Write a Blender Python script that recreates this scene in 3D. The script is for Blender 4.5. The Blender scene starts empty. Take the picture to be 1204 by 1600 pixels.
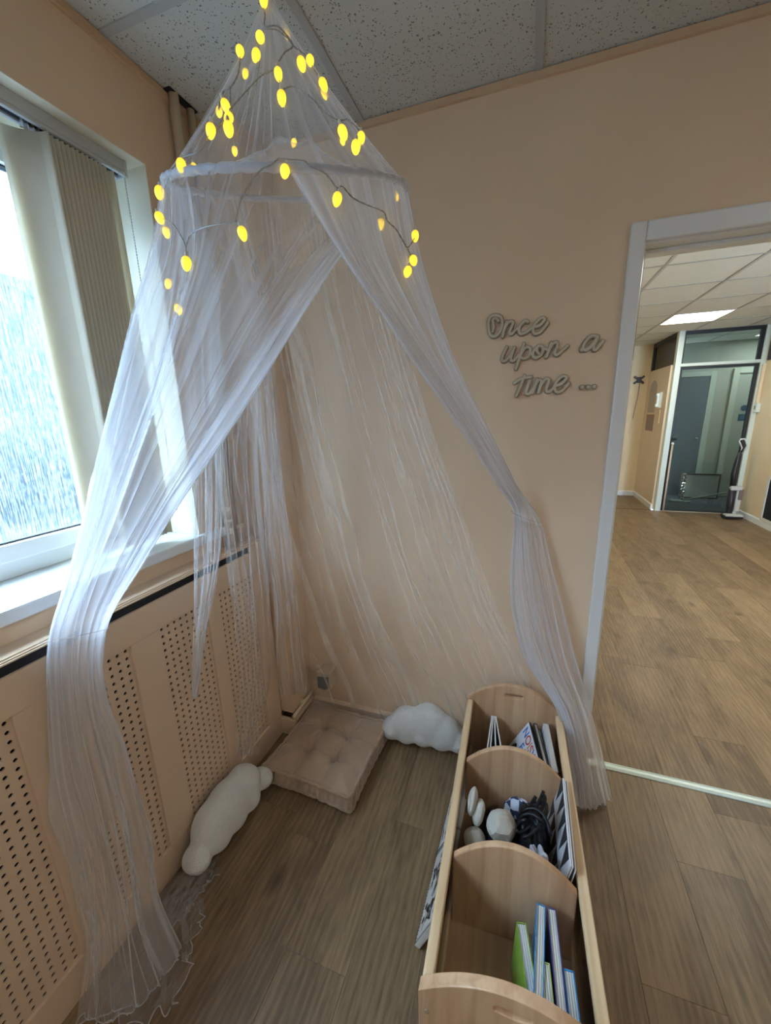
import bpy, bmesh, math, random
import numpy as np
from mathutils import Vector, Matrix, Euler

PI = math.pi
rad = math.radians
scene = bpy.context.scene
COL = scene.collection
rng = random.Random(7)

# ------------------------------------------------------------------ camera, sky, lights, exposure
cam_d = bpy.data.cameras.new('camera')
cam = bpy.data.objects.new('camera', cam_d)
COL.objects.link(cam)
cam.location = (1.145, -1.586, 1.54)
cam.rotation_euler = (1.32867991, 0.0267014, 0.3354771)
cam_d.sensor_fit = 'AUTO'
cam_d.sensor_width = 36.0
cam_d.lens = 36.0 * 615.1186 / 1600.0
cam_d.clip_start = 0.02
scene.camera = cam

scene.view_settings.view_transform = 'Standard'
scene.view_settings.look = 'None'
scene.view_settings.gamma = 1.0
scene.view_settings.use_curve_mapping = False
scene.view_settings.exposure = 0.55
scene.cycles.transparent_max_bounces = 48
scene.cycles.max_bounces = 10
scene.cycles.diffuse_bounces = 5
scene.cycles.sample_clamp_indirect = 6.0

world = bpy.data.worlds.new('overcast_sky')
scene.world = world
world.use_nodes = True
wn, wl = world.node_tree.nodes, world.node_tree.links
wbg = wn['Background']
w_tc = wn.new('ShaderNodeTexCoord')
w_sep = wn.new('ShaderNodeSeparateXYZ')
w_ramp = wn.new('ShaderNodeValToRGB')
wl.new(w_tc.outputs['Generated'], w_sep.inputs[0])
wl.new(w_sep.outputs['Z'], w_ramp.inputs[0])
w_ramp.color_ramp.elements[0].position = 0.0
w_ramp.color_ramp.elements[0].color = (0.44, 0.67, 1.0, 1)
w_ramp.color_ramp.elements[1].position = 0.5
w_ramp.color_ramp.elements[1].color = (0.60, 0.79, 1.0, 1)
wl.new(w_ramp.outputs[0], wbg.inputs['Color'])
wbg.inputs['Strength'].default_value = 16.5

def area_light(name, loc, rot, sx, sy, power, color):
    d = bpy.data.lights.new(name, 'AREA')
    d.shape = 'RECTANGLE'; d.size = sx; d.size_y = sy; d.energy = power; d.color = color
    o = bpy.data.objects.new(name, d); COL.objects.link(o)
    o.location = loc; o.rotation_euler = rot
    return o
# light portal in the window opening: guides the sampling of the sky, gives off nothing itself
portal = area_light('window_portal', (-0.235, -1.85, 1.71), (0, rad(-90), 0), 0.95, 2.6, 1.0, (1, 1, 1))
portal.data.cycles.is_portal = True

# ------------------------------------------------------------------ helpers
_mats = {}
def _nodes(name):
    m = bpy.data.materials.new(name); m.use_nodes = True
    nt = m.node_tree
    return m, nt.nodes, nt.links, nt.nodes['Principled BSDF']

def mat(name, color, rough=0.5, metal=0.0, var=0.0, vscale=8.0, bump=0.0, bscale=60.0, spec=0.5, emit=None, estr=0.0,
        sheen=0.0, stretch=(1, 1, 1), coat=0.0):
    """a plain procedural material: base colour with a little noise in tone and relief"""
    if name in _mats: return _mats[name]
    m, N, L, b = _nodes(name)
    b.inputs['Base Color'].default_value = (*color, 1)
    b.inputs['Roughness'].default_value = rough
    b.inputs['Metallic'].default_value = metal
    b.inputs['Specular IOR Level'].default_value = spec
    b.inputs['Sheen Weight'].default_value = sheen
    b.inputs['Coat Weight'].default_value = coat
    if emit:
        b.inputs['Emission Color'].default_value = (*emit, 1)
        b.inputs['Emission Strength'].default_value = estr
    if var > 0 or bump > 0:
        tc = N.new('ShaderNodeTexCoord'); mp = N.new('ShaderNodeMapping')
        mp.inputs['Scale'].default_value = stretch
        L.new(tc.outputs['Object'], mp.inputs[0])
    if var > 0:
        nz = N.new('ShaderNodeTexNoise'); nz.inputs['Scale'].default_value = vscale; nz.inputs['Detail'].default_value = 4
        L.new(mp.outputs[0], nz.inputs['Vector'])
        r = N.new('ShaderNodeValToRGB')
        r.color_ramp.elements[0].position = 0.3; r.color_ramp.elements[1].position = 0.7
        r.color_ramp.elements[0].color = (*[c * (1 - var) for c in color], 1)
        r.color_ramp.elements[1].color = (*[min(1, c * (1 + var)) for c in color], 1)
        L.new(nz.outputs['Fac'], r.inputs[0]); L.new(r.outputs[0], b.inputs['Base Color'])
    if bump > 0:
        n2 = N.new('ShaderNodeTexNoise'); n2.inputs['Scale'].default_value = bscale; n2.inputs['Detail'].default_value = 3
        L.new(mp.outputs[0], n2.inputs['Vector'])
        bp = N.new('ShaderNodeBump'); bp.inputs['Strength'].default_value = bump; bp.inputs['Distance'].default_value = 0.01
        L.new(n2.outputs['Fac'], bp.inputs['Height']); L.new(bp.outputs[0], b.inputs['Normal'])
    _mats[name] = m
    return m

def tag(o, label=None, cat=None, group=None, kind=None):
    if label: o['label'] = label
    if cat: o['category'] = cat
    if group: o['group'] = group
    if kind: o['kind'] = kind
    return o

def empty(name, loc=(0, 0, 0), rotz=0.0, label=None, cat=None, group=None, kind=None):
    o = bpy.data.objects.new(name, None); COL.objects.link(o)
    o.location = loc; o.rotation_euler = (0, 0, rotz); o.empty_display_size = 0.05
    return tag(o, label, cat, group, kind)

class MB:
    """collects boxes, tubes, lathes, prisms and grids; build() links them as ONE mesh object"""
    def __init__(s): s.v = []; s.f = []; s.m = []
    def add(s, vs, fs, mi=0, M=None):
        b = len(s.v)
        s.v += [tuple(M @ Vector(p)) if M is not None else tuple(p) for p in vs]
        s.f += [tuple(b + i for i in f) for f in fs]
        s.m += [mi] * len(fs)
        return s
    def box(s, a, b, mi=0, M=None):
        (x0, y0, z0), (x1, y1, z1) = a, b
        x0, x1 = min(x0, x1), max(x0, x1); y0, y1 = min(y0, y1), max(y0, y1); z0, z1 = min(z0, z1), max(z0, z1)
        vs = [(x0, y0, z0), (x1, y0, z0), (x1, y1, z0), (x0, y1, z0), (x0, y0, z1), (x1, y0, z1), (x1, y1, z1), (x0, y1, z1)]
        fs = [(0, 3, 2, 1), (4, 5, 6, 7), (0, 1, 5, 4), (1, 2, 6, 5), (2, 3, 7, 6), (3, 0, 4, 7)]
        return s.add(vs, fs, mi, M)
    def tube(s, pts, r, n=8, mi=0, caps=True, M=None):
        P = [Vector(p) for p in pts]; k = len(P)
        R = r if isinstance(r, (list, tuple)) else [r] * k
        vs, fs = [], []
        up = None
        for i in range(k):
            t = (P[min(i + 1, k - 1)] - P[max(i - 1, 0)]).normalized()
            if up is None:
                up = t.orthogonal().normalized()
            else:
                up = (up - t * up.dot(t)); up = up.normalized() if up.length > 1e-6 else t.orthogonal().normalized()
            sd = t.cross(up)
            for j in range(n):
                a = 2 * PI * j / n
                vs.append(tuple(P[i] + (up * math.cos(a) + sd * math.sin(a)) * R[i]))
        for i in range(k - 1):
            for j in range(n):
                fs.append((i * n + j, i * n + (j + 1) % n, (i + 1) * n + (j + 1) % n, (i + 1) * n + j))
        if caps:
            fs.append(tuple(range(n - 1, -1, -1))); fs.append(tuple((k - 1) * n + j for j in range(n)))
        return s.add(vs, fs, mi, M)
    def lathe(s, prof, n=16, mi=0, M=None):
        """profile of (radius, z) turned about z"""
        vs, fs = [], []
        for (r, z) in prof:
            for j in range(n):
                a = 2 * PI * j / n; vs.append((r * math.cos(a), r * math.sin(a), z))
        for i in range(len(prof) - 1):
            for j in range(n):
                fs.append((i * n + j, i * n + (j + 1) % n, (i + 1) * n + (j + 1) % n, (i + 1) * n + j))
        fs.append(tuple(range(n - 1, -1, -1))); fs.append(tuple((len(prof) - 1) * n + j for j in range(n)))
        return s.add(vs, fs, mi, M)
    def prism(s, outline, h0, h1, mi=0, M=None, hole=None):
        """2-D outline (counter-clockwise) extruded along z; hole: list of points, same count as outline"""
        n = len(outline)
        vs = [(x, y, h0) for x, y in outline] + [(x, y, h1) for x, y in outline]
        fs = [(i, (i + 1) % n, n + (i + 1) % n, n + i) for i in range(n)]
        if hole is None:
            fs += [tuple(range(n - 1, -1, -1)), tuple(range(n, 2 * n))]
        else:
            vs += [(x, y, h0) for x, y in hole] + [(x, y, h1) for x, y in hole]
            for i in range(n):
                j = (i + 1) % n
                fs += [(2 * n + j, 2 * n + i, 3 * n + i, 3 * n + j), (n + i, n + j, 3 * n + j, 3 * n + i), (j, i, 2 * n + i, 2 * n + j)]
        return s.add(vs, fs, mi, M)
    def grid(s, F, mi=0, cu=False, cv=False):
        """F: array (nv, nu, 3)"""
        nv, nu = F.shape[:2]
        vs = [tuple(p) for p in F.reshape(-1, 3).tolist()]
        fs = []
        for i in range(nv if cv else nv - 1):
            for j in range(nu if cu else nu - 1):
                a, b = i, (i + 1) % nv; c, d = j, (j + 1) % nu
                fs.append((a * nu + c, a * nu + d, b * nu + d, b * nu + c))
        return s.add(vs, fs, mi)
    def build(s, name, mats, parent=None, smooth=False, bevel=0.0, world=False, seg=2, angle=35, kind=None, label=None):
        me = bpy.data.meshes.new(name)
        off = Vector((0, 0, 0))
        q = parent
        while world and q is not None:
            off += Vector(q.location); q = q.parent
        me.from_pydata([(p[0] - off.x, p[1] - off.y, p[2] - off.z) for p in s.v], [], s.f)
        if not isinstance(mats, (list, tuple)): mats = [mats]
        for mm in mats: me.materials.append(mm)
        if len(mats) > 1: me.polygons.foreach_set('material_index', s.m)
        bm = bmesh.new(); bm.from_mesh(me)
        bmesh.ops.recalc_face_normals(bm, faces=bm.faces)
        bm.to_mesh(me); bm.free()
        if smooth:
            me.polygons.foreach_set('use_smooth', [True] * len(me.polygons))
        me.update()
        o = bpy.data.objects.new(name, me); COL.objects.link(o)
        if parent is not None: o.parent = parent
        if bevel > 0:
            bv = o.modifiers.new('bevel', 'BEVEL'); bv.width = bevel; bv.segments = seg; bv.limit_method = 'ANGLE'; bv.angle_limit = rad(angle)
        if kind: o['kind'] = kind
        if label: o['label'] = label
        return o

def copy_obj(o, parent=None, loc=None):
    c = o.copy(); COL.objects.link(c)
    if parent is not None: c.parent = parent
    if loc is not None: c.location = loc
    return c

def crom(P, t):
    """Catmull-Rom through points P (n,3) at parameters t in 0..1"""
    P = np.asarray(P, float); n = len(P)
    x = np.clip(np.asarray(t) * (n - 1), 0, n - 1 - 1e-9); i = x.astype(int); f = (x - i)[:, None]
    p0 = P[np.clip(i - 1, 0, n - 1)]; p1 = P[i]; p2 = P[i + 1]; p3 = P[np.clip(i + 2, 0, n - 1)]
    return 0.5 * (2 * p1 + (p2 - p0) * f + (2 * p0 - 5 * p1 + 4 * p2 - p3) * f ** 2 + (3 * p1 - p0 - 3 * p2 + p3) * f ** 3)

def ssin(x, seed, n=3):
    """a smooth wandering function"""
    r = np.random.default_rng(seed); y = 0 * x
    for k in range(n): y = y + r.uniform(.4, 1) * np.sin(x * r.uniform(.6, 1.6) * (k + 1) + r.uniform(0, 6.28)) / (k + 1)
    return y

# ------------------------------------------------------------------ the setting
H = 2.555                      # ceiling height
XR, YF = 3.35, -3.6            # far right wall and the wall behind the camera
WALLC = (0.73, 0.545, 0.365)
m_wall = mat('peach_wall_paint', WALLC, 0.62, var=0.03, vscale=3)
m_wall2 = mat('cream_wall_paint', (0.80, 0.66, 0.44), 0.65, var=0.03, vscale=3)
m_coverpaint = mat('peach_satin_paint', (0.72, 0.545, 0.39), 0.4, var=0.02, vscale=4)
m_white = mat('white_gloss_paint', (0.74, 0.74, 0.72), 0.3, var=0.02, vscale=5)
m_upvc = mat('white_plastic_frame', (0.80, 0.82, 0.80), 0.25)
m_sill = mat('white_window_board', (0.80, 0.84, 0.85), 0.3)
m_black = mat('black_frame_paint', (0.012, 0.013, 0.014), 0.4)
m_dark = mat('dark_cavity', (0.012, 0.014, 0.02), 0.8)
m_chrome = mat('chrome', (0.7, 0.7, 0.7), 0.15, 1.0)
m_lay = mat('white_ceiling_metal', (0.44, 0.44, 0.42), 0.5)

def ceiling_tile_mat(name, col, fiss):
    m, N, L, b = _nodes(name)
    b.inputs['Roughness'].default_value = 0.9
    tc = N.new('ShaderNodeTexCoord'); oi = N.new('ShaderNodeObjectInfo')
    ad = N.new('ShaderNodeVectorMath'); ad.operation = 'ADD'
    cb = N.new('ShaderNodeCombineXYZ'); ml = N.new('ShaderNodeMath'); ml.operation = 'MULTIPLY'; ml.inputs[1].default_value = 37.0
    L.new(oi.outputs['Random'], ml.inputs[0]); L.new(ml.outputs[0], cb.inputs[0]); L.new(ml.outputs[0], cb.inputs[1])
    L.new(tc.outputs['Object'], ad.inputs[0]); L.new(cb.outputs[0], ad.inputs[1])
    nz = N.new('ShaderNodeTexNoise'); nz.inputs['Scale'].default_value = 40; nz.inputs['Detail'].default_value = 2
    L.new(ad.outputs[0], nz.inputs['Vector'])
    mx = N.new('ShaderNodeVectorMath'); mx.operation = 'MULTIPLY_ADD'; mx.inputs[1].default_value = (.02, .02, .02)
    L.new(nz.outputs['Color'], mx.inputs[0]); L.new(ad.outputs[0], mx.inputs[2])
    vo = N.new('ShaderNodeTexVoronoi'); vo.inputs['Scale'].default_value = 150; vo.inputs['Randomness'].default_value = 1.0
    L.new(mx.outputs[0], vo.inputs['Vector'])
    # only a share of the cells carry a pit, of differing size
    sp = N.new('ShaderNodeSeparateColor'); L.new(vo.outputs['Color'], sp.inputs[0])
    th = N.new('ShaderNodeMath'); th.operation = 'MULTIPLY'; th.inputs[1].default_value = 0.62
    L.new(sp.outputs[0], th.inputs[0])
    th2 = N.new('ShaderNodeMath'); th2.operation = 'SUBTRACT'; th2.inputs[1].default_value = 0.19; L.new(th.outputs[0], th2.inputs[0])
    lt = N.new('ShaderNodeMath'); lt.operation = 'LESS_THAN'
    L.new(vo.outputs['Distance'], lt.inputs[0]); L.new(th2.outputs[0], lt.inputs[1])
    f = N.new('ShaderNodeMath'); f.operation = 'MULTIPLY'; f.inputs[1].default_value = fiss; L.new(lt.outputs[0], f.inputs[0])
    mix = N.new('ShaderNodeMixRGB'); mix.inputs[1].default_value = (*col, 1); mix.inputs[2].default_value = (col[0] * .3, col[1] * .28, col[2] * .25, 1)
    L.new(f.outputs[0], mix.inputs[0]); L.new(mix.outputs[0], b.inputs['Base Color'])
    bp = N.new('ShaderNodeBump'); bp.inputs['Strength'].default_value = .5; bp.inputs['Distance'].default_value = -.004
    L.new(f.outputs[0], bp.inputs['Height']); L.new(bp.outputs[0], b.inputs['Normal'])
    return m
m_tile = ceiling_tile_mat('fissured_ceiling_tile', (0.56, 0.555, 0.50), 0.9)
m_tile2 = mat('plain_ceiling_tile', (0.66, 0.62, 0.50), 0.9, var=.02)

def plank_mat(name, light, dark):
    m, N, L, b = _nodes(name)
    b.inputs['Roughness'].default_value = 0.42
    tc = N.new('ShaderNodeTexCoord'); oi = N.new('ShaderNodeObjectInfo')
    ml = N.new('ShaderNodeMath'); ml.operation = 'MULTIPLY'; ml.inputs[1].default_value = 53.0
    L.new(oi.outputs['Random'], ml.inputs[0])
    cb = N.new('ShaderNodeCombineXYZ')
    for i in range(3): L.new(ml.outputs[0], cb.inputs[i])
    ad = N.new('ShaderNodeVectorMath'); ad.operation = 'ADD'
    L.new(tc.outputs['Object'], ad.inputs[0]); L.new(cb.outputs[0], ad.inputs[1])
    def noise(scale, st, detail=4, dist=0.0):
        mp = N.new('ShaderNodeMapping'); mp.inputs['Scale'].default_value = st
        L.new(ad.outputs[0], mp.inputs[0])
        z = N.new('ShaderNodeTexNoise'); z.inputs['Scale'].default_value = scale; z.inputs['Detail'].default_value = detail
        z.inputs['Distortion'].default_value = dist
        L.new(mp.outputs[0], z.inputs['Vector']); return z
    grain = noise(22, (6, .55, 1), 6, .5)
    cloud = noise(4.5, (1.6, .55, 1), 3, .8)
    wav = N.new('ShaderNodeTexWave'); wav.bands_direction = 'X'; wav.inputs['Scale'].default_value = 14
    wav.inputs['Distortion'].default_value = 9; wav.inputs['Detail'].default_value = 2; wav.inputs['Detail Scale'].default_value = .7
    mpw = N.new('ShaderNodeMapping'); mpw.inputs['Scale'].default_value = (1, .16, 1); L.new(ad.outputs[0], mpw.inputs[0]); L.new(mpw.outputs[0], wav.inputs['Vector'])
    knot = N.new('ShaderNodeTexVoronoi'); knot.inputs['Scale'].default_value = 3.4
    mpk = N.new('ShaderNodeMapping'); mpk.inputs['Scale'].default_value = (1.5, .75, 1); L.new(ad.outputs[0], mpk.inputs[0])
    L.new(mpk.outputs[0], knot.inputs['Vector'])
    kr = N.new('ShaderNodeMapRange'); kr.inputs['From Min'].default_value = .03; kr.inputs['From Max'].default_value = .16
    kr.inputs['To Min'].default_value = .75; kr.inputs['To Max'].default_value = 0; L.new(knot.outputs['Distance'], kr.inputs[0])
    kn = N.new('ShaderNodeMath'); kn.operation = 'MULTIPLY'; L.new(kr.outputs[0], kn.inputs[0]); L.new(cloud.outputs['Fac'], kn.inputs[1])
    def mad(a, k, c=None):
        n = N.new('ShaderNodeMath'); n.operation = 'MULTIPLY_ADD'; n.inputs[1].default_value = k
        L.new(a, n.inputs[0])
        if c is None: n.inputs[2].default_value = 0
        else: L.new(c, n.inputs[2])
        return n.outputs[0]
    s = mad(grain.outputs['Fac'], .62)
    s = mad(cloud.outputs['Fac'], .66, s)
    s = mad(wav.outputs['Fac'], .11, s)
    s = mad(kn.outputs[0], -.8, s)
    rnd = N.new('ShaderNodeMath'); rnd.operation = 'MULTIPLY_ADD'; rnd.inputs[1].default_value = .20; L.new(oi.outputs['Random'], rnd.inputs[0]); L.new(s, rnd.inputs[2])
    r = N.new('ShaderNodeValToRGB')
    e = r.color_ramp.elements
    e[0].position = .30; e[0].color = (*[c * .45 for c in dark], 1)
    e[1].position = 1.05; e[1].color = (*light, 1)
    e2 = r.color_ramp.elements.new(.62); e2.color = (*dark, 1)
    L.new(rnd.outputs[0], r.inputs[0]); L.new(r.outputs[0], b.inputs['Base Color'])
    bp = N.new('ShaderNodeBump'); bp.inputs['Strength'].default_value = .12; bp.inputs['Distance'].default_value = .003
    L.new(grain.outputs['Fac'], bp.inputs['Height']); L.new(bp.outputs[0], b.inputs['Normal'])
    return m
m_plank = plank_mat('oak_vinyl_plank', (0.30, 0.20, 0.105), (0.145, 0.090, 0.044))

# --- floors: base slab with planks as pieces
def lay_planks(parent, x_lines, y0, y1, clip_x0, clip_x1, length, seed, ends=None):
    r = random.Random(seed)
    for k in range(len(x_lines) - 1):
        a, b = max(x_lines[k], clip_x0), min(x_lines[k + 1], clip_x1)
        if b - a < .01: continue
        y = (ends or {}).get(k, y0 + r.uniform(-length, -.1))
        while y > y0: y -= length
        while y < y1:
            c, d = max(y, y0), min(y + length, y1)
            if d - c > .02:
                g = .0003
                mb = MB()
                cx, cy = (a + b) / 2, (c + d) / 2
                hx, hy = (b - a) / 2 - g, (d - c) / 2 - g
                ch = .0006
                vs = [(-hx, -hy, -.0035), (hx, -hy, -.0035), (hx, hy, -.0035), (-hx, hy, -.0035),
                      (-hx, -hy, -.0004), (hx, -hy, -.0004), (hx, hy, -.0004), (-hx, hy, -.0004),
                      (-hx + ch, -hy + ch, 0), (hx - ch, -hy + ch, 0), (hx - ch, hy - ch, 0), (-hx + ch, hy - ch, 0)]
                fs = [(i, (i + 1) % 4, 4 + (i + 1) % 4, 4 + i) for i in range(4)] + [(4 + i, 4 + (i + 1) % 4, 8 + (i + 1) % 4, 8 + i) for i in range(4)] + [(8, 9, 10, 11)]
                mb.add(vs, fs)
                o = mb.build('plank', m_plank, parent)
                o.location = (cx, cy, 0)
            y += length
m_joint = mat('dark_floor_joint', (0.10, 0.07, 0.045), 0.8)
fl = MB().box((-.01, YF, -.06), (XR, .06, -.0035)).build('floor', m_joint, kind='structure')
xl = [.553 + .195 * (k - 4) for k in range(0, 20)]
lay_planks(fl, xl, YF + .01, .06, .0, XR, 1.22, 3, ends={4: -.914, 3: -.613, 9: -.666, 10: -1.5, 8: -2.1})
fl2 = MB().box((1.2, .085, -.06), (4.15, 5.38, -.0035)).build('floor', m_joint, kind='structure')
xl2 = [1.785 + .2 * (k - 4) for k in range(0, 18)]
lay_planks(fl2, xl2, .085, 5.34, 1.2, 4.12, 1.22, 5, ends={4: .92, 5: .384, 6: 2.33 - 1.22, 7: 1.4})

# --- walls
REV0, REVZ = -.474, 2.305          # right end and head of the window reveal
WX = -.20                          # window plane
SILLZ = 1.12
WY1 = -3.2
wl_ = MB()
wl_.box((-.32, REV0, 0), (0, .0, H + .3))
wl_.box((-.32, WY1, REVZ), (0, REV0, H + .3))
wl_.box((-.32, WY1, 0), (0, REV0, SILLZ - .04))
wl_.box((-.32, YF - .15, 0), (0, WY1, H + .3))
wl_.build('wall_left', m_wall, kind='structure')
DX0, DX1, DZ = 1.466, 2.30, 2.035   # door opening
TW = .14
wb = MB()
wb.box((-.32, 0, 0), (DX0 - .012, TW, H + .3)); wb.box((DX0 - .012, 0, DZ + .012), (DX1 + .012, TW, H + .3)); wb.box((DX1 + .012, 0, 0), (XR + .15, TW, H + .3))
wb.build('wall_back', [m_wall], kind='structure')
MB().box((XR, YF - .15, 0), (XR + .15, 0, H + .3)).build('wall_right', m_wall, kind='structure')
MB().box((-.32, YF - .15, 0), (XR, YF, H + .3)).build('wall_front', m_wall, kind='structure')
MB().box((0, -.185, .115), (.132, 0, H - .001)).build('pipe_boxing', m_wall, bevel=.002, kind='structure')

# --- ceilings: grid bars and tiles as pieces
def lay_ceiling(name, xs, ys, z, tile_mat, bar_mat, barw=.024):
    x0, x1, y0, y1 = xs[0], xs[-1], ys[0], ys[-1]
    c = MB().box((x0, y0, z + .05), (x1, y1, z + .12)).build(name, m_dark, kind='structure')
    for a, b in zip(xs[:-1], xs[1:]):
        for d, e in zip(ys[:-1], ys[1:]):
            mb = MB(); hx, hy = (b - a) / 2, (e - d) / 2
            o = mb.box((-hx + .003, -hy + .003, 0.001), (hx - .003, hy - .003, .016)).build('ceiling_tile', tile_mat, c)
            o.location = ((a + b) / 2, (d + e) / 2, z)
    for x in xs[1:-1]:
        MB().box((x - barw / 2, y0, z - .004), (x + barw / 2, y1, z + .02)).build('ceiling_bar', bar_mat, c)
    for y in ys[1:-1]:
        MB().box((x0, y - barw / 2, z - .0035), (x1, y + barw / 2, z + .02)).build('ceiling_bar', bar_mat, c)
    return c
lay_ceiling('ceiling', [0, .532, 1.121, 1.72, 2.32, 2.92, XR], [YF, -2.967, -2.367, -1.767, -1.167, -.567, 0], H, m_tile, m_lay)
m_trimw = mat('peach_trim_paint', (0.62, 0.43, 0.27), 0.5)
MB().box((0, -.26, H - .022), (.012, YF, H - .002)).box((0, -.27, H - .022), (.012, -.19, H - .002)).build('trim_1', m_trimw, kind='structure')
MB().box((.132, -.012, H - .022), (XR, 0, H - .002)).build('trim_2', m_trimw, kind='structure')

# --- skirting
def skirt(name, a, b, h=.085, t=.016, side=1, m=None):
    a = Vector((*a, 0)); b = Vector((*b, 0)); d = (b - a).normalized(); n = Vector((-d.y, d.x, 0)) * side
    prof = [(0, 0), (t, 0), (t, h - .012), (t * .55, h - .004), (0, h)]
    vs = [tuple(a + n * p + Vector((0, 0, q))) for p, q in prof] + [tuple(b + n * p + Vector((0, 0, q))) for p, q in prof]
    k = len(prof)
    fs = [(i, (i + 1) % k, k + (i + 1) % k, k + i) for i in range(k)] + [tuple(range(k)), tuple(range(2 * k - 1, k - 1, -1))]
    return MB().add(vs, fs).build(name, m or m_coverpaint, kind='structure')
skirt('baseboard_back', (.15, 0), (1.40, 0), side=-1)
skirt('baseboard_left', (.132, -.185), (.132, -.016), side=-1, t=.02, h=.092)
MB().box((0, -.205, 0), (.152, -.185, .09)).build('baseboard_corner', m_coverpaint, bevel=.003, kind='structure')

# --- window: frame, sash, patterned pane, board
w1 = empty('window_1', (WX, -1.8, SILLZ), kind='structure')
fr = MB()
def frame(mb, x0, x1, ya, yb, za, zb, w, wb_=None):
    wb_ = wb_ or w
    mb.box((x0, ya, za), (x1, yb, za + wb_)); mb.box((x0, ya, zb - w), (x1, yb, zb))
    mb.box((x0, ya, za + wb_), (x1, ya + w, zb - w)); mb.box((x0, yb - w, za + wb_), (x1, yb, zb - w))
frame(fr, WX - .06, WX, WY1, REV0, SILLZ, REVZ, .055)
fr.build('window_frame', m_upvc, w1, world=True, bevel=.004)
sash_edges = [(WY1 + .05, -1.93), (-1.90, REV0 - .05)]
m_gasket = mat('dark_rubber_gasket', (.03, .035, .04), .6)
def glass_pane_mat():
    m, N, L, b = _nodes('rain_patterned_glass')
    N.remove(b)
    out = N['Material Output']
    tc = N.new('ShaderNodeTexCoord')
    mp = N.new('ShaderNodeMapping'); mp.inputs['Scale'].default_value = (1, 1, .03); L.new(tc.outputs['Object'], mp.inputs[0])
    nz = N.new('ShaderNodeTexNoise'); nz.inputs['Scale'].default_value = 420; nz.inputs['Detail'].default_value = 3; nz.inputs['Distortion'].default_value = .3
    L.new(mp.outputs[0], nz.inputs['Vector'])
    n2 = N.new('ShaderNodeTexNoise'); n2.inputs['Scale'].default_value = 150; n2.inputs['Detail'].default_value = 2
    mp2 = N.new('ShaderNodeMapping'); mp2.inputs['Scale'].default_value = (1, 1, .35); L.new(tc.outputs['Object'], mp2.inputs[0]); L.new(mp2.outputs[0], n2.inputs['Vector'])
    ad = N.new('ShaderNodeMath'); ad.operation = 'MULTIPLY_ADD'; ad.inputs[1].default_value = .45
    L.new(n2.outputs['Fac'], ad.inputs[0]); L.new(nz.outputs['Fac'], ad.inputs[2])
    bp = N.new('ShaderNodeBump'); bp.inputs['Strength'].default_value = 1.0; bp.inputs['Distance'].default_value = .0022
    L.new(ad.outputs[0], bp.inputs['Height'])
    rf = N.new('ShaderNodeBsdfRefraction'); rf.inputs['Roughness'].default_value = .28; rf.inputs['IOR'].default_value = 1.35
    rf.inputs['Color'].default_value = (.92, .97, 1, 1)
    L.new(bp.outputs[0], rf.inputs['Normal'])
    gl = N.new('ShaderNodeBsdfGlossy'); gl.inputs['Roughness'].default_value = .15; L.new(bp.outputs[0], gl.inputs['Normal'])
    tr = N.new('ShaderNodeBsdfTransparent'); tr.inputs['Color'].default_value = (.9, .96, 1, 1)
    mx = N.new('ShaderNodeMixShader'); mx.inputs[0].default_value = .22
    L.new(rf.outputs[0], mx.inputs[1]); L.new(tr.outputs[0], mx.inputs[2])
    # trails of rain water scatter the daylight
    tl = N.new('ShaderNodeBsdfTranslucent'); tl.inputs['Color'].default_value = (.9, .95, 1, 1)
    sr = N.new('ShaderNodeMapRange'); sr.inputs['From Min'].default_value = .62; sr.inputs['From Max'].default_value = .95; sr.inputs['To Min'].default_value = 0.0; sr.inputs['To Max'].default_value = .22
    L.new(ad.outputs[0], sr.inputs[0])
    m3 = N.new('ShaderNodeMixShader'); L.new(sr.outputs[0], m3.inputs[0]); L.new(mx.outputs[0], m3.inputs[1]); L.new(tl.outputs[0], m3.inputs[2])
    m2 = N.new('ShaderNodeMixShader'); m2.inputs[0].default_value = .06
    L.new(m3.outputs[0], m2.inputs[1]); L.new(gl.outputs[0], m2.inputs[2])
    L.new(m2.outputs[0], out.inputs['Surface'])
    return m
m_pane = glass_pane_mat()
for (ya, yb) in sash_edges:
    sm = MB(); frame(sm, WX - .045, WX + .018, ya, yb, SILLZ + .05, REVZ - .05, .048, .05)
    so = sm.build('window_sash', m_upvc, w1, world=True, bevel=.005)
    gk = MB(); frame(gk, WX - .02, WX + .004, ya + .046, yb - .046, SILLZ + .098, REVZ - .096, .007)
    gk.build('gasket', m_gasket, so, world=True)
    po = MB().add([(WX - .014, ya + .047, SILLZ + .099), (WX - .014, yb - .047, SILLZ + .099), (WX - .014, yb - .047, REVZ - .097), (WX - .014, ya + .047, REVZ - .097)],
                  [(0, 1, 2, 3)]).build('pane', m_pane, w1, world=True)
MB().box((WX - .02, WY1, SILLZ - .038), (.022, REV0, SILLZ)).box((-.02, REV0 - .001, SILLZ - .038), (.022, REV0 + .13, SILLZ)).build('window_sill', m_sill, w1, world=True, bevel=.006)

m_rev = mat('cream_reveal_paint', (.74, .69, .54), .5)
rv = MB(); rv.box((WX + .001, REV0 - .002, SILLZ), (-.0005, REV0 - .0001, REVZ - .002)); rv.box((WX + .001, WY1, REVZ - .002), (-.0005, REV0 - .0001, REVZ - .0001))
rv.build('window_reveal', m_rev, kind='structure')

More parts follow.
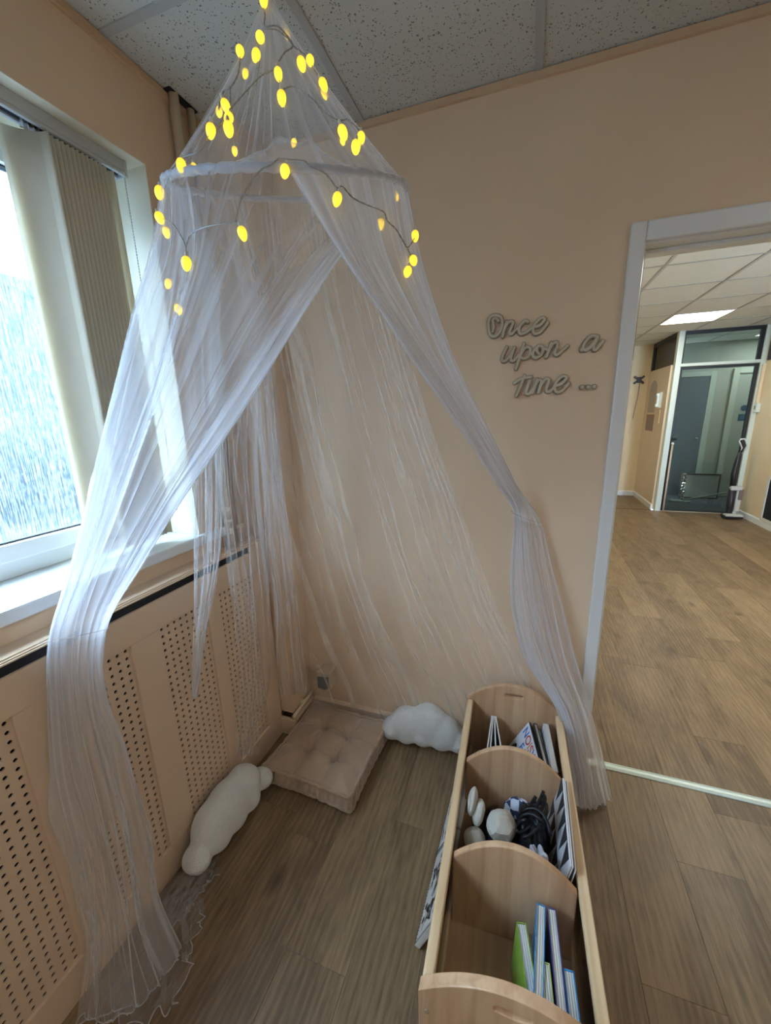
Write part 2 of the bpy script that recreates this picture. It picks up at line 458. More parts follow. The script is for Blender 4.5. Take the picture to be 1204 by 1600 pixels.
# --- door opening: lining, architrave, threshold
d1 = empty('door_1', (DX0, 0, 0), kind='structure')
ar = MB()
AW = .048
ar.box((DX0 - AW, -.018, 0), (DX0 - .004, 0, DZ + .06)); ar.box((DX1 + .004, -.018, 0), (DX1 + AW, 0, DZ + .06)); ar.box((DX0 - .004, -.018, DZ + .004), (DX1 + .004, 0, DZ + .06))
ar.build('architrave', m_white, d1, world=True, bevel=.005)
ln = MB()
ln.box((DX0 - .012, 0, 0), (DX0, TW, DZ)); ln.box((DX1, 0, 0), (DX1 + .012, TW, DZ)); ln.box((DX0 - .012, 0, DZ), (DX1 + .012, TW, DZ + .012))
ln.build('door_lining', m_white, d1, world=True, bevel=.002)
st = MB()
st.box((DX0, .055, 0.004), (DX0 + .013, .10, DZ - .0)); st.box((DX1 - .013, .055, 0.004), (DX1, .10, DZ)); st.box((DX0 + .013, .055, DZ - .013), (DX1 - .013, .10, DZ))
st.build('door_stop', m_white, d1, world=True, bevel=.002)
MB().box((DX0 + .001, .012, DZ - .34), (DX0 + .004, .02, DZ - .02)).build('striking_plate', m_chrome, d1, world=True)
m_thr = mat('aluminium_threshold', (.74, .86, .82), .35, .3)
thr = MB()
prof = [(.052, 0), (.052, .004), (.062, .008), (.066, .0065), (.076, .0065), (.08, .008), (.090, .004), (.090, 0)]
vs = [(DX0, y, z) for y, z in prof] + [(DX1, y, z) for y, z in prof]; k = len(prof)
thr.add(vs, [(i, (i + 1) % k, k + (i + 1) % k, k + i) for i in range(k)] + [tuple(range(k)), tuple(range(2 * k - 1, k - 1, -1))])
thr.build('trim_3', m_thr, kind='structure')

# --- what lies outside the window: paving, a hedge bank and a low building, all in the open
m_pav = mat('wet_grey_paving', (.085, .105, .125), .6, var=.1, vscale=2)
m_hedge = mat('dark_hedge', (.02, .032, .035), .9, var=.3, vscale=12)
m_bldg = mat('grey_render_building', (.045, .062, .085), .9, var=.08, vscale=1.5)
MB().box((-60, -45, -.5), (-.33, 45, -.35)).build('ground_outside', m_pav, kind='structure')
hb = MB()
nr = np.random.default_rng(4)
yy = np.linspace(-30, 22, 160); zz = np.linspace(0, 1, 14)
F = np.zeros((14, 160, 3))
for i, q in enumerate(zz):
    a = q * PI
    F[i, :, 0] = -9.0 - .9 * np.cos(a); F[i, :, 1] = yy
    F[i, :, 2] = -.4 + 2.1 * np.sin(a) ** .6
F += nr.normal(0, .07, F.shape)
hb.grid(F).build('hedge_outside', m_hedge, smooth=True, kind='structure')
lb = MB()
lb.box((-21, -30, -.4), (-14, 25, 5.6)); lb.box((-21.3, -30.3, 5.6), (-13.7, 25.3, 5.9))
lb.build('low_building_outside', m_bldg, kind='structure')

# unseen light panels added in the ceiling out of view to fill the room
for i, (x, y) in enumerate([(1.42, -2.667), (2.62, -1.467)]):
    cl_ = empty('ceiling_light', (x, y, H), label=['square light panel in the ceiling behind the camera near the window', 'square light panel in the ceiling right of the camera'][i], cat='ceiling light')
    MB().box((-.285, -.285, -.009), (.285, .285, .0005)).build('frame', m_lay, cl_)
    MB().box((-.27, -.27, -.0105), (.27, .27, -.0092)).build('diffuser', mat('room_diffuser', (.9, .9, .9), .5, emit=(1, .96, .9), estr=3.2 * .3), cl_)
    l = area_light('ceiling_light_lamp', (0, 0, -.014), (0, 0, 0), .54, .54, 3.2, (1, .97, .93)); l.parent = cl_

# ------------------------------------------------------------------ radiator cover under the window
CX = .072
rc = empty('radiator_cover', (CX, -.18, 0), label='peach painted radiator cover with perforated panels under the window sill', cat='radiator cover')
CY1, CY0, CTOP = -.195, -2.92, 1.012
pan_edges = [(-.292 - .2, -.292), (-.557 - .2, -.557), (-.859 - .2, -.859), (-1.154 - .2, -1.154), (-1.456 - .2, -1.456), (-1.757 - .2, -1.757), (-2.058 - .2, -2.058), (-2.36 - .2, -2.36)]
PZ0, PZ1 = .115, .893
fm = MB()
fm.box((CX - .016, CY0, PZ1), (CX, CY1, .990)); fm.box((CX - .016, CY0, 0), (CX, CY1, PZ0))
ys = [CY1] + [y for p in pan_edges for y in (p[1], p[0])] + [CY0]
for a, b in zip(ys[0::2], ys[1::2]): fm.box((CX - .016, b, PZ0), (CX, a, PZ1))
fm.box((0.001, CY1 - .016, 0), (CX - .016, CY1, .985)); fm.box((0.001, CY0, 0), (CX - .016, CY0 + .016, .985))
fm.build('frame', m_coverpaint, rc, world=True, bevel=.0015)
MB().box((.002, CY0 + .02, .01), (.004, CY1 - .02, 1.016)).build('backing', m_dark, rc, world=True)  # near-black sheet standing in for the shade inside the cover
MB().box((.004, CY0 + .02, .985), (CX - .008, CY1 - .1, 1.0175)).build('vent_gap', m_dark, rc, world=True)  # near-black block, the shade of the vent slot put into its colour
MB().box((CX - .012, CY1 - .1, .989), (CX, CY1, 1.018)).build('end_block', m_coverpaint, rc, world=True)
tp = MB(); tp.box((.0005, CY0 - .015, 1.018), (CX + .004, CY1 + .018, 1.023)); tp.box((.0005, CY0 - .012, 1.0225), (CX + .0005, CY1 + .014, 1.027)); tp.box((.0005, CY0 - .01, 1.0265), (CX - .004, CY1 + .008, 1.031))
tp.build('top_shelf', m_coverpaint, rc, world=True, bevel=.0015)
# perforated panel: a sheet of cells, each with an eight-sided hole
def perforated(ny, nz, p, r, t):
    mb = MB()
    for i in range(ny):
        for j in range(nz):
            cx, cz = (i + .5) * p, (j + .5) * p; h = p / 2
            sq = [(h, 0), (h, h), (0, h), (-h, h), (-h, 0), (-h, -h), (0, -h), (h, -h)]
            ci = [(r * math.cos(k * PI / 4), r * math.sin(k * PI / 4)) for k in range(8)]
            vs = [(0, cx + a, cz + b) for a, b in sq] + [(0, cx + a, cz + b) for a, b in ci] + [(-t, cx + a, cz + b) for a, b in ci]
            fs = [(k, (k + 1) % 8, 8 + (k + 1) % 8, 8 + k) for k in range(8)] + [(8 + k, 8 + (k + 1) % 8, 16 + (k + 1) % 8, 16 + k) for k in range(8)]
            mb.add(vs, fs)
    return mb
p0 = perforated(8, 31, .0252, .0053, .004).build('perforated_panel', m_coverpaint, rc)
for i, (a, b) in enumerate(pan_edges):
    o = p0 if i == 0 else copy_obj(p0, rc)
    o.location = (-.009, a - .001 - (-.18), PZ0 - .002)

# ------------------------------------------------------------------ heating pipes in the corner of the window wall
m_pipe = mat('peach_gloss_pipe_paint', (.74, .60, .44), .35)
for i, (y, r, lab) in enumerate([(-.345, .0155, 'thicker peach painted heating pipe, nearer the window reveal'), (-.275, .0125, 'thinner peach painted heating pipe, nearer the room corner')]):
    hpipe = empty('heating_pipe', (.022, y, 1.03), label=lab, cat='pipe', group=None)
    MB().tube([(0, 0, .002 if i else .002), (0, 0, H - 1.03 + .03)], r, 14).build('pipe', m_pipe, hpipe, smooth=True)
    for z, rr, hh in ([(.055, .019, .028), (.105, .021, .012), (.15, .018, .02)] if i == 0 else [(.06, .017, .02), (.9, .016, .014)]):
        MB().lathe([(rr * .85, z), (rr, z + .003), (rr, z + hh - .003), (rr * .85, z + hh)], 14).build('pipe_collar', m_pipe, hpipe)
for y, sx in ((-.335, .045), (-.285, .04)):
    pass
MB().box((.001, -.372, H - .0045), (.036, -.256, H - .0005)).build('trim_4', m_dark, kind='structure')  # near-black patch painting the shade of the pipe holes in the ceiling
# pipe along the foot of the boxing
lowp = empty('low_pipe', (.155, -.2, .12), label='thin peach pipe running low along the boxing into the corner behind the floor cushion', cat='pipe')
MB().tube([(.148, -.21, .118), (.148, -.05, .123), (.148, -.02, .124)], .009, 10).build('pipe', m_pipe, lowp, world=True, smooth=True)
MB().box((.132, -.12, .112), (.15, -.10, .134)).build('pipe_clip', m_pipe, lowp, world=True, bevel=.002)

# ------------------------------------------------------------------ vertical blind pulled to the corner
m_rail = mat('grey_white_blind_rail', (.50, .52, .52), .35, .1)
m_slat = mat('cream_blind_fabric', (.88, .84, .72), .8, var=.02, vscale=30, bump=.05, bscale=300)
# a little light passes through the cloth
_n = m_slat.node_tree; _b = _n.nodes['Principled BSDF']; _t = _n.nodes.new('ShaderNodeBsdfTranslucent'); _t.inputs[0].default_value = (.85, .80, .66, 1)
_mx = _n.nodes.new('ShaderNodeMixShader'); _mx.inputs[0].default_value = .5
_n.links.new(_b.outputs[0], _mx.inputs[1]); _n.links.new(_t.outputs[0], _mx.inputs[2]); _n.links.new(_mx.outputs[0], _n.nodes['Material Output'].inputs['Surface'])
vb = empty('vertical_blind', (-.06, -.5, 2.27), label='cream vertical blind drawn back to the right side of the window', cat='blind')
RY1, RY0 = -.512, -3.15
hr = MB()
hr.box((-.085, RY0, 2.272), (-.040, RY1, 2.303)); hr.box((-.085, RY0, 2.262), (-.073, RY1, 2.272)); hr.box((-.052, RY0, 2.262), (-.040, RY1, 2.272)); hr.box((-.087, RY1 - .004, 2.260), (-.038, RY1 + .004, 2.304))
hr.build('headrail', m_rail, vb, world=True, bevel=.002)
MB().box((-.0725, RY0, 2.268), (-.0525, RY1 - .01, 2.2715)).build('track_slot', m_dark, vb, world=True)
s0 = None
SLZ0 = SILLZ + .035
for i in range(15):
    y = -.7675 if i == 0 else -.788 + i * .0124 if i < 14 else -.604
    loc = Vector((-.060, y, 2.26)) - Vector(vb.location)
    rz = rad(28 if i == 0 else 46 + rng.uniform(-3, 3))
    if s0 is None:
        n = 9
        F = np.zeros((12, n, 3)); xs_ = np.linspace(-.0500, .0500, n)
        for k, z in enumerate(np.linspace(-.012, SLZ0 - 2.26, 12)):
            F[k, :, 0] = xs_; F[k, :, 1] = .010 * (1 - (xs_ / .0500) ** 2); F[k, :, 2] = z
        s0 = MB().grid(F).build('slat', m_slat, vb, smooth=True)
        so_ = s0.modifiers.new('cloth', 'SOLIDIFY'); so_.thickness = .0008
        wbar = MB().box((-.046, -.002, SLZ0 - 2.26), (.046, .012, SLZ0 - 2.26 + .03)).build('bottom_weight', m_slat, s0, bevel=.002)
        hkm = MB().box((-.004, -.002, -.012), (.004, .004, .006)).tube([(0, 0, .004), (0, 0, .01)], .003).build('hanger', m_chrome, s0)
        s = s0
    else:
        s = copy_obj(s0, vb); copy_obj(wbar, s); copy_obj(hkm, s)
    s.location = loc; s.rotation_euler = (0, 0, rz)
chn = MB()
for k in range(130):
    z = 2.26 - .008 * k
    chn.box((-.0305, -.5335, z - .0028), (-.0275, -.5305, z + .0028))
chn.build('bead_chain', mat('white_bead_chain', (.6, .6, .56), .4, 0), vb, world=True, kind='stuff')

# ------------------------------------------------------------------ wall socket with a plug-in unit
ws = empty('wall_socket', (.2, -.002, .235), label='cream surface socket box low in the room corner behind the netting', cat='socket')
m_sock = mat('cream_socket_plastic', (.52, .42, .31), .4)
MB().box((.150, -.030, .20), (.225, 0, .272)).build('box', m_sock, ws, world=True, bevel=.004)
MB().box((.156, -.036, .207), (.218, -.030, .266)).build('face_plate', m_sock, ws, world=True, bevel=.002)
MB().box((.196, -.038, .218), (.208, -.036, .226)).build('switch', m_dark, ws, world=True, bevel=.001)
pl = empty('plug_in_unit', (.265, -.04, .255), label='cream plug-in unit with dark grey face beside the socket box', cat='plug')
pm = MB(); pm.prism([(.218, -.085), (.292, -.085), (.292, -.004), (.218, -.004)], .205, .300)
pm.build('body', m_sock, pl, world=True, bevel=.007, seg=3)
MB().prism([(.224, .212), (.262, .206), (.286, .222), (.286, .284), (.224, .276)], 0, .003, M=Matrix(((1, 0, 0, 0), (0, 0, -1, -.0852), (0, 1, 0, 0), (0, 0, 0, 1)))).build('sensor_face', mat('dark_grey_lens', (.10, .11, .115), .25), pl, world=True)

# ------------------------------------------------------------------ floor cushion, tufted
m_vel = mat('taupe_velvet', (.42, .30, .20), .75, var=.06, vscale=12, sheen=.5, bump=.05, bscale=250)
def uvgrid(n): 
    a = np.linspace(-1, 1, n); return np.meshgrid(a, a)
fc = empty('floor_cushion', (.372, -.268, 0), rotz=rad(-2.5), label='square taupe velvet floor cushion with tufted top in the room corner', cat='cushion')
HC = .205
def cushion_top(n=96):
    U, V = uvgrid(n)
    X = U * HC; Y = V * HC
    edge = np.maximum(abs(U), abs(V))
    corner = np.clip(abs(U) * abs(V) - .75, 0, 1)
    Z = .082 + .034 * (1 - edge ** 3) + .012 * corner
    tf = [(-.33, -.33), (.33, -.33), (-.33, .33), (.33, .33)]
    for a, b in tf:
        d2 = (U - a) ** 2 + (V - b) ** 2
        Z -= .030 * np.exp(-d2 / .008) + .016 * np.exp(-d2 / .05)
    # pull creases from each tuft out to the edges and between tufts
    for a, b in tf:
        ang = np.arctan2(V - b, U - a); d = np.hypot(U - a, V - b)
        Z -= .0055 * np.exp(-((d - .14) / .17) ** 2) * np.clip(np.cos(ang * 11 + a * 7 + b * 3) * 2 - .6, 0, 1)
    for w in (-.33, .33):
        Z -= .010 * np.exp(-((U - w) / .05) ** 2) * (1 - .4 * edge) + .010 * np.exp(-((V - w) / .05) ** 2) * (1 - .4 * edge)
    Z += .003 * ssin(U * 9 + V * 4, 3) * (1 - edge ** 6) * .5
    # waist the outline so that the corners stand out
    sx = 1 - .035 * np.cos(V * PI / 2) ; sy = 1 - .035 * np.cos(U * PI / 2)
    return np.stack([X * sx, Y * sy, Z], -1)
T = cushion_top()
n = T.shape[0]
ringi = [(0, j) for j in range(n)] + [(i, n - 1) for i in range(1, n)] + [(n - 1, j) for j in range(n - 2, -1, -1)] + [(i, 0) for i in range(n - 2, 0, -1)]
ring = np.array([T[i, j] for i, j in ringi])
cen = ring[:, :2].mean(0)
tt = np.arange(len(ring))
lv = []
for q in np.linspace(0, 1, 9):
    R = ring.copy(); bul = math.sin(q * PI)
    R[:, :2] = cen + (ring[:, :2] - cen) * (1 + .05 * bul)[..., None] if np.ndim(bul) else cen + (ring[:, :2] - cen) * (1 + .05 * bul)
    pk = .0045 * np.sin(tt * .9 + 3 * q) * bul + .005 * np.sin(tt * .31 + 1.5 * np.sin(tt * .11))
    R[:, :2] += (ring[:, :2] - cen) / HC * pk[:, None]
    R[:, 2] = ring[:, 2] * (1 - q) + .004 * q
    lv.append(R)
cb_ = MB(); cb_.grid(T); cb_.grid(np.array(lv), cu=True)
bt = T[::4, ::4].copy(); bt[..., 2] = .003; cb_.grid(bt[:, ::-1])
cb_.build('cover', m_vel, fc, smooth=True)
def piping(z, k, name):
    R = ring.copy(); R[:, :2] = cen + (ring[:, :2] - cen) * k; R[:, 2] = (ring[:, 2] + .001) if z is None else z
    R[:, :2] += (ring[:, :2] - cen) / HC * (.0018 * np.sin(tt * .7))[:, None]; R[:, 2] += .0016 * np.sin(tt * .55)
    return MB().tube([tuple(p) for p in R[::2]] + [tuple(R[0])], .0075, 7).build('piping', m_vel, fc, smooth=True)
piping(None, 1.018, 'a'); piping(.022, 1.034, 'b')
for a, b in ((-.33, -.33), (.33, -.33), (-.33, .33), (.33, .33)):
    i = int((b + 1) / 2 * (n - 1)); j = int((a + 1) / 2 * (n - 1)); p = T[i, j]
    o = MB().lathe([(.001, .004), (.006, .003), (.008, 0), (.006, -.003)], 10).build('tuft', m_vel, fc, smooth=True); o.location = tuple(p)

# ------------------------------------------------------------------ two cloud cushions
m_plush = mat('white_towelling_plush', (.78, .78, .75), .95, var=.03, vscale=60, bump=.6, bscale=220, sheen=.4)
def cloud(name, blobs, depth, label):
    """a stuffed cloud outline: union of discs, puffed; local x = width, z = height, y = thickness"""
    c = empty(name, label=label, cat='cushion', group=None)
    nx, nz = 150, 90
    x0 = min(b[0] - b[2] for b in blobs) - .01; x1 = max(b[0] + b[2] for b in blobs) + .01
    z0 = min(b[1] - b[2] for b in blobs) - .01; z1 = max(b[1] + b[2] for b in blobs) + .01
    X, Z = np.meshgrid(np.linspace(x0, x1, nx), np.linspace(z0, z1, nz))
    base = min(b[1] for b in blobs) - .02
    D = np.full(X.shape, 1e3)
    k = .009
    acc = 0
    for bx, bz, br in blobs:
        acc = acc + np.exp(-(np.hypot(X - bx, Z - bz) - br) / k)
    D = -k * np.log(acc)
    inside = np.clip(-D, 0, None)
    hgt = depth * np.sqrt(np.clip(1 - (1 - np.clip(inside / .075, 0, 1)) ** 2, 0, 1))
    verts, faces, idx = [], [], {}
    msk = D < 0
    cell = msk[:-1, :-1] & msk[1:, :-1] & msk[:-1, 1:] & msk[1:, 1:]
    need = np.zeros_like(msk)
    need[:-1, :-1] |= cell; need[1:, :-1] |= cell; need[:-1, 1:] |= cell; need[1:, 1:] |= cell
    border = need & ~(np.pad(cell, ((0, 1), (0, 1))) & np.pad(cell, ((1, 0), (0, 1))) & np.pad(cell, ((0, 1), (1, 0))) & np.pad(cell, ((1, 0), (1, 0))))
    hgt = np.where(border, 0, hgt)
    for i, j in zip(*np.nonzero(need)):
        idx[(i, j, 0)] = len(verts); verts.append((X[i, j], -hgt[i, j], Z[i, j]))
        if not border[i, j]:
            idx[(i, j, 1)] = len(verts); verts.append((X[i, j], hgt[i, j], Z[i, j]))
        else: idx[(i, j, 1)] = idx[(i, j, 0)]
    for i, j in zip(*np.nonzero(cell)):
        q = [(i, j), (i, j + 1), (i + 1, j + 1), (i + 1, j)]
        faces.append(tuple(idx[(*p, 0)] for p in q)); faces.append(tuple(idx[(*p, 1)] for p in q[::-1]))
    o = MB().add(verts, faces).build('cover', m_plush, c, smooth=True)
    sm = o.modifiers.new('soft', 'SMOOTH'); sm.factor = .5; sm.iterations = 6
    return c
c1 = cloud('cloud_cushion', [(-.155, .068, .052), (-.085, .105, .078), (.02, .128, .088), (.10, .095, .075), (.165, .062, .050), (.0, .065, .055), (-.08, .06, .05), (.08, .06, .05)], .062,
           'white plush cloud cushion leaning on the back wall beside the wooden book trolley')
c1.location = (.768, -.085, .008); c1.rotation_euler = (rad(-12), 0, rad(4))
c2 = cloud('cloud_cushion', [(-.165, .058, .046), (-.075, .098, .082), (.0, .105, .090), (.085, .12, .070), (.168, .062, .044), (.0, .06, .055), (-.08, .055, .05), (.08, .055, .05)], .062,
           'white plush cloud cushion leaning on the radiator cover beside the floor cushion')
c2.location = (.175, -.672, .008); c2.rotation_euler = (rad(-14), 0, rad(86))

# ------------------------------------------------------------------ wooden book trolley
def wood_mat(name, c0, c1, c2, seed=0.0, axis='Z'):
    m, N, L, b = _nodes(name)
    b.inputs['Roughness'].default_value = .35
    tc = N.new('ShaderNodeTexCoord'); mp = N.new('ShaderNodeMapping')
    mp.inputs['Location'].default_value = (seed, seed * .7, 0)
    st = {'Z': (16, 16, 1.1), 'X': (1.1, 16, 16), 'Y': (16, 1.1, 16)}[axis]
    mp.inputs['Scale'].default_value = st
    L.new(tc.outputs['Object'], mp.inputs[0])
    nz = N.new('ShaderNodeTexNoise'); nz.inputs['Scale'].default_value = 2.2; nz.inputs['Detail'].default_value = 6; nz.inputs['Distortion'].default_value = .6
    L.new(mp.outputs[0], nz.inputs['Vector'])
    # glued staves, each a tone of its own
    sp = N.new('ShaderNodeSeparateXYZ'); L.new(tc.outputs['Object'], sp.inputs[0])
    dv = N.new('ShaderNodeMath'); dv.operation = 'MULTIPLY'; dv.inputs[1].default_value = 11.0
    L.new(sp.outputs['X' if axis == 'Z' else ('Y' if axis == 'X' else 'X')], dv.inputs[0])
    flr = N.new('ShaderNodeMath'); flr.operation = 'FLOOR'; L.new(dv.outputs[0], flr.inputs[0])
    wn_ = N.new('ShaderNodeTexWhiteNoise'); wn_.noise_dimensions = '1D'; L.new(flr.outputs[0], wn_.inputs['W'])
    ad = N.new('ShaderNodeMath'); ad.operation = 'MULTIPLY_ADD'; ad.inputs[1].default_value = .34; L.new(wn_.outputs['Value'], ad.inputs[0]); L.new(nz.outputs['Fac'], ad.inputs[2])
    r = N.new('ShaderNodeValToRGB'); e = r.color_ramp.elements
    e[0].position = .28; e[0].color = (*c0, 1); e[1].position = .88; e[1].color = (*c2, 1)
    k = e.new(.58); k.color = (*c1, 1)
    L.new(ad.outputs[0], r.inputs[0]); L.new(r.outputs[0], b.inputs['Base Color'])
    return m
m_beech = wood_mat('lacquered_beech_panel', (.36, .20, .105), (.52, .32, .18), (.62, .41, .245), 0.0, 'Y')
m_beechy = wood_mat('lacquered_beech_rail', (.52, .36, .20), (.66, .47, .28), (.72, .54, .34), 3.0, 'Y')
m_beechb = wood_mat('lacquered_beech_board', (.42, .25, .13), (.54, .34, .19), (.60, .40, .24), 5.0, 'Y')
def acrylic():
    m, N, L, b = _nodes('clear_acrylic')
    N.remove(b)
    tr = N.new('ShaderNodeBsdfTransparent'); tr.inputs[0].default_value = (.90, .91, .90, 1)
    gl = N.new('ShaderNodeBsdfGlossy'); gl.inputs['Roughness'].default_value = .03
    fr_ = N.new('ShaderNodeFresnel'); fr_.inputs['IOR'].default_value = 1.49
    mx = N.new('ShaderNodeMixShader')
    L.new(fr_.outputs[0], mx.inputs[0]); L.new(tr.outputs[0], mx.inputs[1]); L.new(gl.outputs[0], mx.inputs[2])
    L.new(mx.outputs[0], N['Material Output'].inputs['Surface'])
    return m
m_acr = acrylic()
TH = rad(1.6)
tb = empty('book_trolley', (1.170, -.555, 0), rotz=TH, label='long wooden book trolley with curved dividers and clear sides on the floor', cat='book trolley')
TR = Matrix.Translation((1.170, -.555, 0)) @ Matrix.Rotation(TH, 4, 'Z')
def arc_outline(hx, ze, za, zb, n=22, foot=None):
    pts = [(-hx, zb), (hx, zb)] if foot is None else [(-hx, 0.03), (-hx + foot, .03), (-hx + foot + .02, zb), (hx - foot - .02, zb), (hx - foot, .03), (hx, .03)]
    top = []
    for k in range(n + 1):
        x = hx - 2 * hx * k / n; top.append((x, ze + (za - ze) * (1 - (x / hx) ** 2)))
    return pts + top
YZ = lambda y: Matrix(((1, 0, 0, 0), (0, 0, -1, y), (0, 1, 0, 0), (0, 0, 0, 1)))
def end_panel(y, t, ze, za):
    mb = MB()
    ol = arc_outline(.190, ze, za, .055)
    n = len(ol)
    sc = za - .048
    # stadium-shaped hand slot, one point for each outline point
    cpt = (0, sc)
    hole = []
    for (x, z) in ol:
        a = math.atan2(z - cpt[1], x - cpt[0])
        # ray against the stadium: half length .030, radius .010
        best = None; ca, sa = math.cos(a), math.sin(a)
        for q in np.linspace(.002, .06, 120):
            px, pz = q * ca, q * sa
            dx = max(abs(px) - .026, 0)
            if math.hypot(dx, pz) <= .011: best = q
        hole.append((cpt[0] + best * ca, cpt[1] + best * sa))
    mb.prism(ol, -t / 2, t / 2, hole=hole)
    o = mb.build('end_panel', m_beech, tb, bevel=.004, seg=3, angle=40); o.matrix_local = YZ(y)
    return o
ep1 = end_panel(.455, .020, .352, .448)
ep2 = end_panel(-.465, .024, .352, .440)
for x in (-.172, .172):
    for z in (.30, .115):
        MB().lathe([(.006, -.0005), (.006, .0012), (.003, .0016)], 12, M=Matrix.Translation((x, -.478, z)) @ Matrix.Rotation(PI / 2, 4, 'X')).build('screw', m_chrome, tb)
def divider(y):
    o = MB().prism(arc_outline(.1585, .340, .432, .10), -.009, .009).build('divider', m_beech, tb, bevel=.004, seg=3, angle=40); o.matrix_local = YZ(y)
divider(.145); divider(-.180)
for s in (-1, 1):
    MB().box((s * .161, -.453, .325), (s * .187, .445, .352)).build('rail', m_beechy, tb, bevel=.006, seg=3)
    MB().box((s * .161, -.453, .085), (s * .183, .445, .118)).build('bottom_rail', m_beechy, tb, bevel=.004)
    MB().box((s * .168, -.453, .118), (s * .172, .445, .325)).build('side_panel', m_acr, tb, label='clear acrylic side panel')
MB().box((-.161, -.453, .085), (.161, .445, .10)).build('base_board', m_beechb, tb)
m_cast = mat('grey_caster', (.12, .12, .125), .5)
cf = None
for x in (-.15, .15):
    for y in (-.40, .40):
        o = MB().lathe([(.008, .085), (.012, .06), (.012, .05)], 12).lathe([(.006, -.011), (.025, -.010), (.027, 0), (.025, .010), (.006, .011)], 18, M=Matrix.Translation((0, .008, .027)) @ Matrix.Rotation(PI / 2, 4, 'Y')).build('caster', m_cast, tb, smooth=False)
        o.location = (x, y, 0)

# ------------------------------------------------------------------ books and toys in the trolley
m_page = mat('white_book_paper', (.72, .71, .67), .8)
def page_mat(name, c, dark, n):
    m, N, L, b = _nodes(name); b.inputs['Roughness'].default_value = .85
    tc = N.new('ShaderNodeTexCoord'); w = N.new('ShaderNodeTexWave'); w.bands_direction = 'X'; w.inputs['Scale'].default_value = n; w.inputs['Distortion'].default_value = .4
    L.new(tc.outputs['Object'], w.inputs['Vector'])
    r = N.new('ShaderNodeValToRGB'); r.color_ramp.elements[0].color = (*dark, 1); r.color_ramp.elements[1].color = (*c, 1); r.color_ramp.elements[0].position = .1; r.color_ramp.elements[1].position = .5
    L.new(w.outputs['Fac'], r.inputs[0]); L.new(r.outputs[0], b.inputs['Base Color'])
    return m
m_leafs = page_mat('board_book_leaves', (.66, .66, .60), (.30, .30, .28), 60)
def inbox(name, lab, cat, loc, M3, group=None):
    """a thing standing in the trolley: local frame of the trolley -> world"""
    o = bpy.data.objects.new(name, None); COL.objects.link(o); o.empty_display_size = .05
    o.matrix_world = TR @ Matrix.Translation(loc) @ M3.to_4x4()
    return tag(o, lab, cat, group)
def hardback(lab, loc, w, h, t, tilt, yaw, mcover, mspine=None, group=None, mpage=None, spine_near=False, pitch=0):
    """upright book: local x = thickness, y = width (fore-edge at -y), z = height; base at z 0"""
    M3 = (Matrix.Rotation(rad(yaw), 3, 'Z') @ Matrix.Rotation(rad(tilt), 3, 'Y') @ Matrix.Rotation(rad(pitch), 3, 'X'))
    b = inbox('picture_book', lab, 'book', loc, M3, group)
    ct = .0022
    mb = MB()
    ys_, ye = (-.002, w) if not spine_near else (0, w + .002)
    mb.box((-t / 2, ys_, 0), (-t / 2 + ct, ye, h)).box((t / 2 - ct, ys_, 0), (t / 2, ye, h))
    sy = w if not spine_near else 0
    mb.box((-t / 2 + ct, sy - ct if not spine_near else 0, 0), (t / 2 - ct, sy if not spine_near else ct, h))
    mb.build('cover', mcover, b, bevel=.0008)
    a, c = (.001, w - ct - .0005) if not spine_near else (ct + .0005, w - .001)
    MB().box((-t / 2 + ct + .0003, a, .003), (t / 2 - ct - .0003, c, h - .003)).build('pages', mpage or m_leafs, b)
    return b
BZ = .1005
cG = mat('lime_green_cover', (.20, .34, .045), .35); cB = mat('sky_blue_cover', (.06, .27, .52), .35); cP = mat('violet_cover', (.09, .075, .22), .35)
cL = mat('pale_lime_cover', (.42, .50, .16), .35); cS = mat('bright_blue_cover', (.03, .25, .55), .35); cW = mat('white_cover', (.72, .73, .78), .35)
cK = mat('black_cover', (.02, .022, .022), .35); cDG = mat('dark_green_cover', (.03, .09, .06), .4)
G5 = 'board books in the front compartment'
def loc_of(wx, wy, z=BZ):
    p = TR.inverted() @ Vector((wx, wy, z)); return (p.x, p.y, p.z)
hardback('lime green board book, leftmost in the near compartment of the trolley', loc_of(1.228, -.956), .16, .172, .024, 2, 10, cG, group=G5)
hardback('tall sky blue board book beside the lime green one in the trolley', loc_of(1.233, -.968), .212, .195, .021, 1, -5, cB, group=G5)
hardback('tall violet board book between the two blue ones in the trolley', loc_of(1.287, -.968), .212, .195, .021, 0, 2, cP, group=G5)
hardback('small pale lime board book in front of the tall violet one', loc_of(1.2625, -.975), .105, .192, .0205, 0, 3, cL, group=G5)
hardback('small bright blue board book at the right side of the near compartment', loc_of(1.311, -.972), .105, .192, .0225, 0, 2, cS, group=G5)
